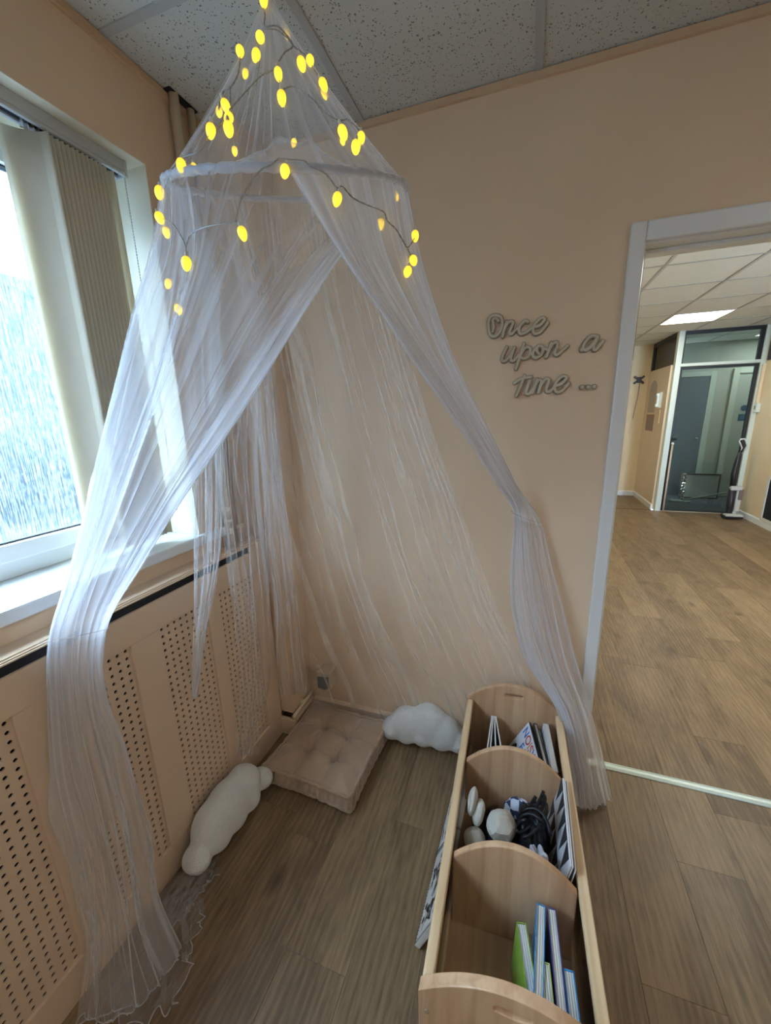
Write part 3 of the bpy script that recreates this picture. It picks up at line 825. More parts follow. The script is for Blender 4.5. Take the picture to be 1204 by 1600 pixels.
# far compartment
M3 = Matrix.Rotation(0, 3, 'Z')
vbk = inbox('open_board_book', 'white board book standing fanned open in the far compartment of the trolley', 'book', loc_of(1.083, -.13), M3)
for k, (x0, x1) in enumerate([(-.008, -.018), (-.003, -.006), (.003, .018), (.008, .044)]):
    h = .20; L_ = .22; t_ = .0026
    MB().add([(x1 - t_, -L_, 0), (x1 + t_, -L_, 0), (x0 + t_, 0, 0), (x0 - t_, 0, 0), (x1 - t_, -L_, h), (x1 + t_, -L_, h), (x0 + t_, 0, h), (x0 - t_, 0, h)],
             [(0, 3, 2, 1), (4, 5, 6, 7), (0, 1, 5, 4), (1, 2, 6, 5), (2, 3, 7, 6), (3, 0, 4, 7)])
    mb = MB().add([(x1 - t_, -L_, 0), (x1 + t_, -L_, 0), (x0 + t_, 0, 0), (x0 - t_, 0, 0), (x1 - t_, -L_, h), (x1 + t_, -L_, h), (x0 + t_, 0, h), (x0 - t_, 0, h)],
             [(0, 3, 2, 1), (4, 5, 6, 7), (0, 1, 5, 4), (1, 2, 6, 5), (2, 3, 7, 6), (3, 0, 4, 7)])
    mb.m = [0, 0, 0, 1, 0, 1]
    mb.build('board_leaf', [m_page, cDG], vbk)
MB().box((-.012, .0005, 0), (.012, .004, .20)).build('spine', cW, vbk)
def letters(parent, text, cols, M, size, name='cover_lettering'):
    """flat print on a cover, each letter in its own colour"""
    cu = bpy.data.curves.new(name, 'FONT'); cu.body = text; cu.size = size; cu.extrude = .0002; cu.offset = size * .012
    mats_ = []
    for c in cols:
        if c not in mats_: mats_.append(c)
    for c in mats_: cu.materials.append(c)
    for i, c in enumerate(cols): cu.body_format[i].material_index = mats_.index(c)
    tmp = bpy.data.objects.new(name, cu); COL.objects.link(tmp)
    me = bpy.data.meshes.new_from_object(tmp.evaluated_get(bpy.context.evaluated_depsgraph_get()))
    bpy.data.objects.remove(tmp)
    o = bpy.data.objects.new(name, me); COL.objects.link(o); o.parent = parent; o.matrix_local = M
    return o
iB = mat('blue_ink', (.03, .12, .42), .5); iR = mat('red_ink', (.50, .06, .03), .5); iO = mat('orange_ink', (.62, .26, .03), .5); iK = mat('black_ink', (.02, .02, .02), .6); iG = mat('grey_ink', (.25, .25, .25), .6)
nb = hardback('white picture book lettered NOISY in coloured letters, leaning in the trolley', loc_of(1.149, -.360), .22, .235, .010, 30, 9, cW)
# the cover faces left: text runs from the far edge to the near one, its top towards the top edge
MT = lambda y, z: Matrix(((0, 0, -1, -.0054), (-1, 0, 0, y), (0, 1, 0, z), (0, 0, 0, 1)))
letters(nb, 'NOISY', [iB, iR, iO, iR, iB], MT(.208, .190), .050)
letters(nb, 'FA', [iB, iO], MT(.165, .146), .050)
MB().box((-.0052, .001, .2353), (.0052, .219, .2362)).build('top_edge', cK, nb, label='black top edge')
pr = MB()
for (cy, cz, ry, rz_) in [(.185, .085, .022, .055), (.10, .04, .03, .022), (.045, .13, .016, .012)]:
    pr.add([(-.0055, cy + ry * math.cos(k * PI / 8), cz + rz_ * math.sin(k * PI / 8)) for k in range(16)], [tuple(range(16))])
pr.build('cover_print', iK, nb, kind='stuff')
tp_ = MB()
for (cy, cz, ry, rz_) in [(.03, .06, .018, .02), (.15, .04, .016, .018)]:
    tp_.add([(-.0055, cy + ry * math.cos(k * PI / 8), cz + rz_ * math.sin(k * PI / 8)) for k in range(16)], [tuple(range(16))])
tp_.build('cover_print', iO, nb, kind='stuff')
hardback('black picture book with grey pages behind the lettered white one', loc_of(1.231, -.352), .22, .215, .014, 14, 8, cK)
hardback('thin dark green picture book between the black and white ones in the trolley', loc_of(1.256, -.350), .21, .20, .009, 10, 7, cDG)
hardback('thick white picture book against the right side of the far compartment', loc_of(1.283, -.348), .22, .218, .020, 6, 4, cW, mpage=m_page)
# middle compartment: felt stones, black bundle, cloth and cards
m_felt = mat('pale_grey_felt', (.44, .41, .345), .95, var=.05, vscale=25, bump=.3, bscale=300)
def stone(lab, wx, wy, z, r, sc, rot, facets=False, name='felt_stone'):
    o = bpy.data.objects.new(name, None); COL.objects.link(o)
    bm = bmesh.new()
    bmesh.ops.create_icosphere(bm, subdivisions=4 if not facets else 3, radius=1)
    for v in bm.verts:
        d = v.co.normalized()
        if facets:
            hs = 10
            for nx_ in [(.2, -.5, .85), (-.75, -.2, .6), (.8, -.1, .55), (0, .8, .6), (-.2, -.95, .0), (.75, -.65, -.1), (-.7, .6, .1), (.7, .7, 0), (0, 0, -1)]:
                q = Vector(nx_).normalized(); c = d.dot(q)
                if c > .05: hs = min(hs, .86 / c)
            v.co = d * min(1.02, hs)
        else:
            v.co = d * (1 + .035 * math.sin(3 * d.x + 1) + .03 * math.sin(4 * d.y + 2 * d.z))
        v.co = Vector((v.co.x * sc[0], v.co.y * sc[1], v.co.z * sc[2])) * r
    me = bpy.data.meshes.new(name); bm.to_mesh(me); bm.free(); me.materials.append(m_felt)
    for p in me.polygons: p.use_smooth = not facets
    bpy.data.objects.remove(o)
    o = bpy.data.objects.new(name, me); COL.objects.link(o)
    p = TR @ Vector(loc_of(wx, wy, z)); o.location = p; o.rotation_euler = [rad(a) for a in rot]
    return tag(o, lab, 'stone')
stone('flat oval felt stone standing on edge, farther left in the middle compartment', 1.048, -.560, .335, .043, (.36, .85, 1), (0, 6, 0))
stone('flat oval felt stone leaning beside the first, nearer the black bundle', 1.068, -.575, .315, .040, (.46, .85, 1), (0, 14, 8))
stone('round beige felt stone low in the left of the middle compartment', 1.063, -.620, .258, .034, (1, 1, .95), (0, 0, 0))
stone('small felt stone at the foot of the middle divider', 1.085, -.672, .27, .016, (1.1, .8, .7), (0, 0, 20))
stone('large faceted grey felt stone resting on the black cloth', 1.140, -.598, .318, .045, (1, 1.0, 1.05), (8, -6, 15), facets=True)
m_blk = mat('black_satin_cloth', (.004, .0045, .007), .42, spec=.3)
def bundle(name, lab, wx, wy, z, dims, seed, m, crease=.12, cat='cloth bundle'):
    nu, nv = 90, 46
    U, V = np.meshgrid(np.linspace(0, 2 * PI, nu, endpoint=False), np.linspace(.02, PI - .02, nv))
    D = np.stack([np.sin(V) * np.cos(U), np.sin(V) * np.sin(U), np.cos(V)], -1)
    r = 1 + crease * ssin(5 * D[..., 0] + 3 * D[..., 2] + ssin(4 * D[..., 1], seed + 9), seed) * .6 + crease * .6 * np.abs(np.sin(6 * D[..., 0] * D[..., 1] + 7 * D[..., 2] + seed)) + .05 * np.sin(14 * D[..., 0] + 9 * D[..., 1])
    P = D * r[..., None] * np.array(dims)
    P[..., 2] = np.maximum(P[..., 2], -dims[2] * .8)
    o = MB().grid(P, cu=True).build(name, m, None, smooth=True)
    o.location = TR @ Vector(loc_of(wx, wy, z))
    return tag(o, lab, cat)
bundle('black_cloth', 'flat black cloth under the faceted stone in the trolley', 1.122, -.575, .190, (.070, .110, .075), 2, m_blk)
bn = bundle('black_fabric_bundle', 'shiny black fabric bundle right of the faceted stone in the trolley', 1.228, -.570, .255, (.048, .080, .105), 5, m_blk, .10)
rb = MB()
for k in range(5):
    a = np.linspace(0, 1, 14); r_ = random.Random(k)
    pts = [(.045 * math.cos(4 * t + k) * (1 - .3 * t), -.05 + .1 * t + .02 * math.sin(6 * t + k), .105 + .022 * math.sin(5 * t + k * 1.3)) for t in a]
    rb.tube(pts, .0055, 6)
rb.build('ribbon_loops', m_blk, bn, smooth=True, label='glossy black ribbon loops')
m_zeb, N_, L_, b_ = _nodes('grey_checked_cloth'); b_.inputs['Roughness'].default_value = .8
_tc = N_.new('ShaderNodeTexCoord'); _ck = N_.new('ShaderNodeTexChecker'); _ck.inputs['Scale'].default_value = 38; _ck.inputs[1].default_value = (.55, .58, .66, 1); _ck.inputs[2].default_value = (.03, .04, .08, 1)
L_.new(_tc.outputs['Object'], _ck.inputs['Vector']); L_.new(_ck.outputs[0], b_.inputs['Base Color'])
bundle('checked_cloth', 'blue and white checked cloth tucked behind the faceted stone', 1.190, -.468, .235, (.045, .025, .05), 8, m_zeb, .08, 'cloth')
m_gcl = mat('pale_grey_cloth', (.42, .44, .49), .8, var=.12, vscale=18, bump=.2, bscale=120)
gc = bundle('grey_cloth', 'gathered pale grey cloth beside the triangle card in the trolley', 1.240, -.668, .272, (.034, .036, .075), 12, m_gcl, .22, 'cloth')
# triangle-print card and the cards behind it
tc_ = inbox('triangle_card', 'white card with a row of black triangles on the right of the trolley', 'card', loc_of(1.262, -.705), Matrix.Rotation(rad(-2), 3, 'Z') @ Matrix.Rotation(rad(11), 3, 'Y'))
MB().box((-.002, 0, 0), (.002, .27, .29)).build('card', cW, tc_, bevel=.0006)
tri = MB()
for k in range(5):
    y = .02 + k * .052
    tri.add([(-.0023, y, .285), (-.0023, y + .05, .285), (-.0023, y + .025, .205)], [(0, 1, 2)])
    tri.add([(-.0023, y, .19), (-.0023, y + .05, .19), (-.0023, y + .025, .11)], [(0, 1, 2)])
tri.build('printed_triangles', iK, tc_)
for k in range(3):
    c_ = inbox('pattern_card', ['thin white pattern card directly behind the triangle card', 'black edged pattern card, second behind the triangle card', 'white pattern card nearest the right rail of the trolley'][k], 'card', loc_of(1.272 + .009 * k, -.705), Matrix.Rotation(rad(-2), 3, 'Z') @ Matrix.Rotation(rad(10 - k), 3, 'Y'), 'pattern cards in the trolley')
    MB().box((-.0014, 0, 0), (.0014, .265, .288 - .004 * k)).build('card', cK if k == 1 else cW, c_)

# ------------------------------------------------------------------ open spiral-bound book leaning outside the trolley
sp_ = bpy.data.objects.new('spiral_book', None); COL.objects.link(sp_); sp_.empty_display_size = .05
a0 = Vector((.916, -.793, .012)); a1 = Vector((.936, -.270, .012))
ly = (a1 - a0).normalized()
lz = Vector((.070, -.003, .168)); lz = (lz - ly * lz.dot(ly)).normalized()
lx = ly.cross(lz)
sp_.matrix_world = Matrix(((lx.x, ly.x, lz.x, a0.x), (lx.y, ly.y, lz.y, a0.y), (lx.z, ly.z, lz.z, a0.z), (0, 0, 0, 1)))
tag(sp_, 'open black and white ring bound book leaning outside the wooden trolley', 'book')
LB = .522; HB = .178
for k, (y0, y1) in enumerate([(0, LB / 2 - .004), (LB / 2 + .004, LB)]):
    pg = MB().box((0, y0, 0), (.017, y1, HB)).build('page_block', m_page, sp_, bevel=.001)
    bar = MB()
    # saw-tooth printed border along the edges and the drawings on the page
    nt = int((y1 - y0) / .0095)
    for i in range(nt):
        y = y0 + (i + .5) * (y1 - y0) / nt
        bar.add([(-.0004, y - .0042, .001), (-.0004, y + .0042, .001), (-.0004, y, .014)][::1], [(0, 1, 2)])
    ns = int(HB / .0095)
    yy_ = y0 + .001 if k == 0 else y1 - .001
    for i in range(ns):
        z = (i + .5) * HB / ns
        bar.add([(-.0004, yy_, z - .0042), (-.0004, yy_, z + .0042), (-.0004, yy_ + (.011 if k == 0 else -.011), z)], [(0, 1, 2)])
    r_ = random.Random(11 + k)
    def poly(cy, cz, pts, ang):
        c, s_ = 1.35 * math.cos(ang), 1.35 * math.sin(ang)
        bar.add([(-.0004, cy + p * c - q * s_, cz + p * s_ + q * c) for p, q in pts], [tuple(range(len(pts)))])
    for i in range(30):
        cy = y0 + .03 + r_.random() * (y1 - y0 - .06); cz = .025 + r_.random() * (HB - .05); an = r_.uniform(-1, 1)
        typ = i % 4
        if typ == 0: poly(cy, cz, [(-.012, -.004), (.012, -.004), (.012, .004), (-.012, .004)], an)
        elif typ == 1: poly(cy, cz, [(-.02, -.002), (.02, -.005), (.022, .001), (-.018, .003)], an)
        elif typ == 2: poly(cy, cz, [(.007 * math.cos(t * PI / 5), .007 * math.sin(t * PI / 5)) for t in range(10)], an)
        else:
            poly(cy, cz, [(-.014, 0), (-.004, .005), (.016, .016), (.01, .003), (.018, -.008), (0, -.004)], an)
    bar.build('printed_drawing', iK, sp_, kind='stuff')
    ov = MB()
    for i in range(3):
        cy = y0 + .05 + i * .075; cz = .05 + .035 * ((i + k) % 3)
        ov.add([(-.0003, cy + .034 * math.cos(t * PI / 10) , cz + .016 * math.sin(t * PI / 10) + .006 * math.cos(t * PI / 10)) for t in range(20)], [tuple(range(20))])
    ov.build('printed_shape', mat('cream_ink', (.55, .53, .44), .7), sp_, kind='stuff')
rg = MB()
for i in range(17):
    z = .008 + i * (HB - .016) / 16
    rg.tube([(.004 - .008 * math.cos(t), LB / 2 + .008 * math.sin(t), z) for t in np.linspace(0, 2 * PI, 11)], .0012, 5)
rg.build('ring_binding', m_black, sp_, smooth=True)

# ------------------------------------------------------------------ wooden words on the wall
WORDS = [
 ('wooden script word Once, topmost on the peach wall', [[(1.0263,1.8727),(1.0072,1.8724),(0.9972,1.8574),(0.9981,1.8297),(1.0062,1.8073),(1.0223,1.8041),(1.038,1.8184),(1.0447,1.8406),(1.0399,1.8637),(1.0263,1.8727)],[(1.0308,1.8542),(1.0209,1.8637),(1.0116,1.8574),(1.0152,1.8374),(1.012,1.8206)],[(1.0594,1.8492),(1.052,1.8249),(1.0473,1.801)],[(1.0511,1.825),(1.062,1.8435),(1.0754,1.8486),(1.0804,1.8404),(1.0721,1.8186),(1.0716,1.8081),(1.0792,1.8075),(1.0912,1.8191),(1.1003,1.8237)],[(1.1301,1.8416),(1.1207,1.8461),(1.1059,1.8322),(1.1012,1.816),(1.1083,1.8041),(1.1229,1.8064),(1.1397,1.8171),(1.1484,1.8239)],[(1.1484,1.823),(1.1685,1.8265),(1.1832,1.841),(1.18,1.8496),(1.1686,1.8468),(1.1534,1.8305),(1.148,1.8141),(1.1552,1.8009),(1.1704,1.8032),(1.1847,1.8175),(1.1953,1.8319)]]),
 ('wooden script word upon on the peach wall beneath Once', [[(1.0633,1.7641),(1.051,1.737),(1.0488,1.7206),(1.0596,1.718),(1.0778,1.7374),(1.0899,1.7607)],[(1.0899,1.7607),(1.0809,1.7326),(1.0806,1.7185),(1.0902,1.7169),(1.1048,1.7355)],[(1.1216,1.7711),(1.1117,1.7397),(1.0983,1.6882)],[(1.1098,1.7305),(1.1226,1.7536),(1.1376,1.758),(1.1438,1.7465),(1.1366,1.7268),(1.121,1.7223),(1.1098,1.7305)],[(1.1401,1.7307),(1.1534,1.739)],[(1.1704,1.76),(1.1558,1.7457),(1.1532,1.7275),(1.1664,1.7211),(1.182,1.7337),(1.1854,1.7516),(1.1712,1.7609),(1.1645,1.745),(1.1719,1.7353)],[(1.1846,1.7503),(1.1992,1.7461)],[(1.2113,1.7663),(1.204,1.7421),(1.1981,1.7221)],[(1.2032,1.7399),(1.2151,1.7615),(1.2289,1.7671),(1.2299,1.7536),(1.2242,1.7338),(1.2319,1.7256),(1.2477,1.7389),(1.2632,1.7533)]]),
 ('single wooden script letter a beside the door frame', [[(1.3546,1.7752),(1.336,1.7785),(1.3196,1.7642),(1.3121,1.7438),(1.3196,1.7353),(1.3341,1.7434),(1.3475,1.762),(1.3546,1.7752)],[(1.3546,1.7752),(1.346,1.7512),(1.3448,1.7361),(1.3532,1.7354),(1.3709,1.7601)],[(1.3123,1.7407),(1.3076,1.7358)]]),
 ('wooden script word time, lowest on the peach wall', [[(1.1289,1.6637),(1.1183,1.6309),(1.1039,1.5948)],[(1.0954,1.6392),(1.1162,1.6525),(1.1512,1.6578)],[(1.1473,1.6447),(1.1391,1.6156),(1.138,1.6012),(1.1484,1.6008),(1.1616,1.617)],[(1.1718,1.6482),(1.1642,1.6192),(1.1587,1.6023)],[(1.164,1.623),(1.1775,1.6446),(1.187,1.6408),(1.1829,1.6184),(1.1792,1.6033)],[(1.1835,1.6231),(1.2003,1.6476),(1.2116,1.6424),(1.2058,1.6197),(1.2067,1.6059),(1.2177,1.6054),(1.2288,1.6172)],[(1.2302,1.6218),(1.2522,1.6291),(1.2679,1.6459),(1.2628,1.654),(1.2497,1.6515),(1.2357,1.6337),(1.2326,1.6137),(1.2426,1.6006),(1.2582,1.6084),(1.2771,1.6298)]]),
 ('wooden row of three joined dots after the word time', [[(1.3195,1.6148),(1.3212,1.6148)],[(1.3385,1.6149),(1.3402,1.6148)],[(1.3574,1.6149),(1.3591,1.6148)]]),
]
m_ply = mat('grey_painted_plywood_lettering', (.56, .49, .36), .6, var=.05, vscale=20)
m_plyb = mat('plywood_lettering_back', (.36, .30, .21), .65, var=.05, vscale=20)
m_ply2 = mat('laser_cut_edge', (.085, .065, .045), .8)  # sides of the lettering, in a much darker brown
def word(lab, strokes, fat=1.1):
    """strokes: polylines in wall metres (x, z); union of round strokes, cut from flat sheet in two layers"""
    P = [np.array(s) for s in strokes]
    allp = np.concatenate(P); lo = allp.min(0) - .016; hi = allp.max(0) + .016
    org = Vector(((lo[0] + hi[0]) / 2, -.0005, (lo[1] + hi[1]) / 2))
    w = empty('wooden_word', org, label=lab, cat='wall lettering', group=None)
    st_ = .0011
    X, Z = np.meshgrid(np.arange(lo[0], hi[0], st_), np.arange(lo[1], hi[1], st_))
    D = np.full(X.shape, 1.0)
    for s in P:
        if len(s) > 2: s = crom(s, np.linspace(0, 1, 6 * len(s)))
        for a, b in zip(s[:-1], s[1:]):
            d = b - a; L2 = max(d @ d, 1e-12)
            t = np.clip(((X - a[0]) * d[0] + (Z - a[1]) * d[1]) / L2, 0, 1)
            D = np.minimum(D, np.hypot(X - a[0] - t * d[0], Z - a[1] - t * d[1]))
    def layer(name, rr, y0, y1, mm):
        """marching squares: filled polygons of D < rr, extruded from y0 to y1"""
        F = D - rr
        vs, fs, ix = [], [], {}
        def V(key, x, z):
            if key not in ix: ix[key] = len(vs); vs.append((x, y1, z))
            return ix[key]
        edges = []
        ny, nx_ = F.shape
        act = (np.minimum.reduce([F[:-1, :-1], F[1:, :-1], F[:-1, 1:], F[1:, 1:]]) < 0)
        for i, j in zip(*np.nonzero(act)):
            cs = [(i, j), (i, j + 1), (i + 1, j + 1), (i + 1, j)]
            poly = []; cross = []
            for k in range(4):
                p, q = cs[k], cs[(k + 1) % 4]
                if F[p] < 0: poly.append(V(p, X[p], Z[p]))
                if (F[p] < 0) != (F[q] < 0):
                    t = F[p] / (F[p] - F[q]); key = (min(p, q), max(p, q))
                    v = V(key, X[p] + t * (X[q] - X[p]), Z[p] + t * (Z[q] - Z[p])); poly.append(v); cross.append(v)
            if len(poly) >= 3: fs.append(tuple(poly))
            if len(cross) == 2: edges.append(tuple(cross))
        n0 = len(vs)
        side = MB(); side.add(vs, fs, 0)
        bv = [(x, y0, z) for x, y, z in vs]
        side.add(vs + bv, [(a, b, n0 + b, n0 + a) for a, b in edges], 1)
        return side.build(name, mm, w, world=True)
    layer('base_layer', .0064 * fat, -.0005, -.008, [m_plyb, m_ply2])
    layer('raised_layer', .0036 * fat, -.008, -.0115, [m_ply, m_ply2])
    return w
for lab, st_w in WORDS: word(lab, st_w, 1.4 if 'dots' in lab else 1.12)

# ------------------------------------------------------------------ net canopy
HC_ = np.array([.533, -.532, 2.124]); HN = np.array([.142, -.329, 1.0]); HN /= np.linalg.norm(HN)
HU = np.cross([0, 1, 0], HN); HU /= np.linalg.norm(HU); HW = np.cross(HN, HU)
HR = .30
APEX = np.array([.487, -.497, 2.535])
def hoop(az, r=HR):
    a = np.radians(np.asarray(az, float))[..., None]
    return HC_ + r * (np.cos(a) * HU + np.sin(a) * HW)
GUIDES = {
 'L': [
  (0.00, [[0.817,-0.434,2.116],[0.694,-0.513,1.978],[0.593,-0.588,1.821],[0.5,-0.662,1.659],[0.405,-0.736,1.499],[0.306,-0.811,1.341],[0.216,-0.884,1.177],[0.13,-0.957,1.011],[0.133,-0.99,0.846],[0.139,-0.974,0.673],[0.149,-0.969,0.499],[0.16,-0.966,0.326],[0.168,-0.988,0.153],[0.263,-1.016,0.02]]),
  (0.18, [[0.823,-0.582,2.066],[0.702,-0.644,1.938],[0.598,-0.703,1.795],[0.502,-0.762,1.645],[0.406,-0.82,1.496],[0.308,-0.879,1.347],[0.221,-0.936,1.192],[0.15,-0.99,1.027],[0.143,-1.02,0.86],[0.15,-1.018,0.688],[0.161,-1.027,0.516],[0.178,-1.045,0.346],[0.208,-1.077,0.18],[0.258,-1.09,0.015]]),
  (0.42, [[0.622,-0.8,2.023],[0.548,-0.833,1.884],[0.482,-0.864,1.741],[0.415,-0.895,1.598],[0.344,-0.927,1.457],[0.273,-0.959,1.316],[0.198,-0.992,1.177],[0.14,-1.021,1.031],[0.137,-1.055,0.864],[0.151,-1.071,0.693],[0.163,-1.079,0.522],[0.177,-1.097,0.351],[0.2,-1.129,0.184],[0.24,-1.163,0.02]]),
  (0.60, [[0.444,-0.808,2.046],[0.453,-0.825,1.89],[0.405,-0.86,1.744],[0.352,-0.896,1.601],[0.295,-0.934,1.458],[0.237,-0.971,1.317],[0.175,-1.01,1.177],[0.12,-1.047,1.034],[0.123,-1.08,0.866],[0.131,-1.1,0.696],[0.143,-1.107,0.524],[0.154,-1.122,0.354],[0.167,-1.152,0.185],[0.194,-1.191,0.02]]),
  (0.80, [[0.304,-0.723,2.094],[0.291,-0.767,1.939],[0.256,-0.818,1.789],[0.223,-0.868,1.639],[0.193,-0.917,1.487],[0.166,-0.965,1.335],[0.135,-1.015,1.185],[0.1,-1.065,1.035],[0.103,-1.1,0.866],[0.111,-1.128,0.696],[0.117,-1.135,0.524],[0.121,-1.143,0.352],[0.125,-1.153,0.18],[0.128,-1.215,0.02]]),
  (1.00, [[0.236,-0.532,2.166],[0.249,-0.592,1.996],[0.246,-0.658,1.829],[0.231,-0.728,1.663],[0.204,-0.801,1.5],[0.174,-0.875,1.338],[0.139,-0.951,1.178],[0.1,-1.027,1.019],[0.106,-1.061,0.845],[0.11,-1.069,0.666],[0.12,-1.069,0.487],[0.13,-1.068,0.308],[0.145,-1.085,0.131],[0.245,-1.149,0.02]]),
 ],
 'R': [
  (0.00, [[0.67,-0.779,2.023],[0.728,-0.676,1.898],[0.794,-0.57,1.775],[0.858,-0.464,1.652],[0.925,-0.357,1.532],[0.99,-0.252,1.41],[1.055,-0.146,1.287],[1.119,-0.04,1.164],[1.121,-0.049,0.959],[1.136,-0.057,0.754],[1.192,-0.067,0.559],[1.315,-0.114,0.405],[1.372,-0.158,0.213],[1.405,-0.186,0.012]]),
  (0.25, [[0.759,-0.708,2.034],[0.782,-0.626,1.894],[0.841,-0.531,1.769],[0.906,-0.433,1.65],[0.971,-0.335,1.53],[1.033,-0.238,1.408],[1.091,-0.142,1.284],[1.141,-0.05,1.153],[1.159,-0.069,0.954],[1.195,-0.086,0.757],[1.256,-0.106,0.568],[1.353,-0.152,0.401],[1.407,-0.176,0.209],[1.443,-0.18,0.012]]),
  (0.65, [[0.828,-0.557,2.074],[0.842,-0.497,1.926],[0.884,-0.427,1.787],[0.934,-0.354,1.652],[0.995,-0.277,1.525],[1.057,-0.198,1.399],[1.118,-0.121,1.272],[1.174,-0.045,1.141],[1.217,-0.06,0.949],[1.262,-0.068,0.757],[1.319,-0.084,0.568],[1.396,-0.117,0.39],[1.451,-0.14,0.203],[1.501,-0.15,0.012]]),
  (1.00, [[0.801,-0.398,2.13],[0.829,-0.359,1.972],[0.873,-0.313,1.82],[0.929,-0.262,1.674],[0.996,-0.206,1.534],[1.066,-0.149,1.396],[1.138,-0.091,1.259],[1.216,-0.03,1.127],[1.269,-0.039,0.94],[1.326,-0.04,0.753],[1.381,-0.047,0.566],[1.44,-0.056,0.381],[1.497,-0.069,0.195],[1.546,-0.113,0.012]]),
 ],
 'B': [
  (0.00, [[0.741,-0.32,2.164],[0.735,-0.308,1.915],[0.79,-0.273,1.672],[0.858,-0.232,1.433],[0.935,-0.188,1.197],[1.014,-0.142,0.963],[1.098,-0.095,0.73],[1.198,-0.04,0.506],[1.265,-0.021,0.266],[1.316,-0.02,0.02]]),
  (0.30, [[0.572,-0.248,2.212],[0.588,-0.239,1.958],[0.641,-0.216,1.71],[0.704,-0.188,1.465],[0.771,-0.159,1.222],[0.837,-0.13,0.978],[0.916,-0.096,0.738],[1.006,-0.056,0.504],[1.094,-0.022,0.269],[1.147,-0.02,0.02]]),
  (0.55, [[0.419,-0.273,2.225],[0.444,-0.257,1.973],[0.485,-0.233,1.724],[0.531,-0.207,1.475],[0.581,-0.181,1.228],[0.637,-0.15,0.982],[0.7,-0.118,0.738],[0.77,-0.082,0.497],[0.859,-0.037,0.263],[0.925,-0.02,0.02]]),
  (0.78, [[0.307,-0.356,2.214],[0.298,-0.331,1.966],[0.313,-0.297,1.72],[0.332,-0.261,1.474],[0.352,-0.224,1.229],[0.378,-0.185,0.984],[0.411,-0.142,0.741],[0.45,-0.097,0.499],[0.501,-0.047,0.261],[0.556,-0.02,0.02]]),
  (1.00, [[0.241,-0.492,2.179],[0.212,-0.463,1.937],[0.208,-0.423,1.695],[0.201,-0.384,1.453],[0.194,-0.346,1.212],[0.186,-0.307,0.97],[0.186,-0.266,0.728],[0.189,-0.223,0.487],[0.188,-0.144,0.256],[0.185,-0.05,0.03]]),
 ],
 'A': [
  (0.00, [[0.256,-0.648,2.125],[0.239,-0.642,1.915],[0.232,-0.662,1.704],[0.225,-0.68,1.493],[0.216,-0.698,1.283],[0.201,-0.717,1.072],[0.176,-0.73,0.863],[0.16,-0.752,0.653]]),
  (1.00, [[0.237,-0.572,2.153],[0.219,-0.466,1.96],[0.212,-0.492,1.734],[0.205,-0.521,1.508],[0.197,-0.552,1.283],[0.185,-0.59,1.06],[0.159,-0.659,0.844],[0.14,-0.726,0.628]]),
 ],
 'D': [
  (0.00, [[0.236,-0.552,2.16],[0.27,-0.603,1.893],[0.269,-0.634,1.62],[0.257,-0.641,1.346],[0.235,-0.616,1.074],[0.207,-0.583,0.803],[0.173,-0.564,0.531],[0.14,-0.591,0.26]]),
  (1.00, [[0.245,-0.473,2.184],[0.25,-0.332,1.94],[0.249,-0.371,1.635],[0.239,-0.399,1.329],[0.218,-0.374,1.023],[0.192,-0.35,0.717],[0.157,-0.361,0.411],[0.12,-0.46,0.125]]),
 ],
 'E': [
  (0.00, [[0.248,-0.463,2.187],[0.308,-0.49,1.935],[0.298,-0.468,1.672],[0.289,-0.457,1.409],[0.278,-0.445,1.146],[0.26,-0.426,0.883],[0.232,-0.391,0.623],[0.2,-0.348,0.365]]),
  (1.00, [[0.282,-0.389,2.207],[0.286,-0.312,1.924],[0.276,-0.297,1.628],[0.267,-0.288,1.332],[0.255,-0.262,1.037],[0.236,-0.218,0.745],[0.209,-0.171,0.454],[0.18,-0.097,0.168]]),
 ],
}

def surf(guides, s, v):
    """base surface: s across (0..1), v along (0..1), arrays of one shape"""
    S = np.array([g[0] for g in guides]); P = [np.array(g[1]) for g in guides]
    shp = s.shape; sf, vf = s.ravel(), v.ravel()
    Q = np.stack([crom(p, vf) for p in P], 0)                       # K, N, 3
    if len(S) == 2:
        t = sf[:, None]; out = Q[0] * (1 - t) + Q[1] * t
        return out.reshape(*shp, 3)
    i = np.clip(np.searchsorted(S, sf, side='right') - 1, 0, len(S) - 2)
    t = ((sf - S[i]) / (S[i + 1] - S[i]))[:, None]
    N = np.arange(len(sf))
    p1, p2 = Q[i, N], Q[i + 1, N]; p0, p3 = Q[np.clip(i - 1, 0, len(S) - 1), N], Q[np.clip(i + 2, 0, len(S) - 1), N]
    m1 = (p2 - p0) * .5; m2 = (p3 - p1) * .5
    out = (2 * t ** 3 - 3 * t ** 2 + 1) * p1 + (t ** 3 - 2 * t ** 2 + t) * m1 * .6 + (-2 * t ** 3 + 3 * t ** 2) * p2 + (t ** 3 - t ** 2) * m2 * .6
    return out.reshape(*shp, 3)
def cone_surf(az, t):
    top = APEX + .012 * np.stack([np.cos(np.radians(az)), np.sin(np.radians(az)), 0 * az], -1)
    h = hoop(az)
    k = (t - .24 * t * (1 - t))[..., None]
    zt = t[..., None]
    p = top + (h - top) * k
    p[..., 2] = (top + (h - top) * zt)[..., 2]
    return p
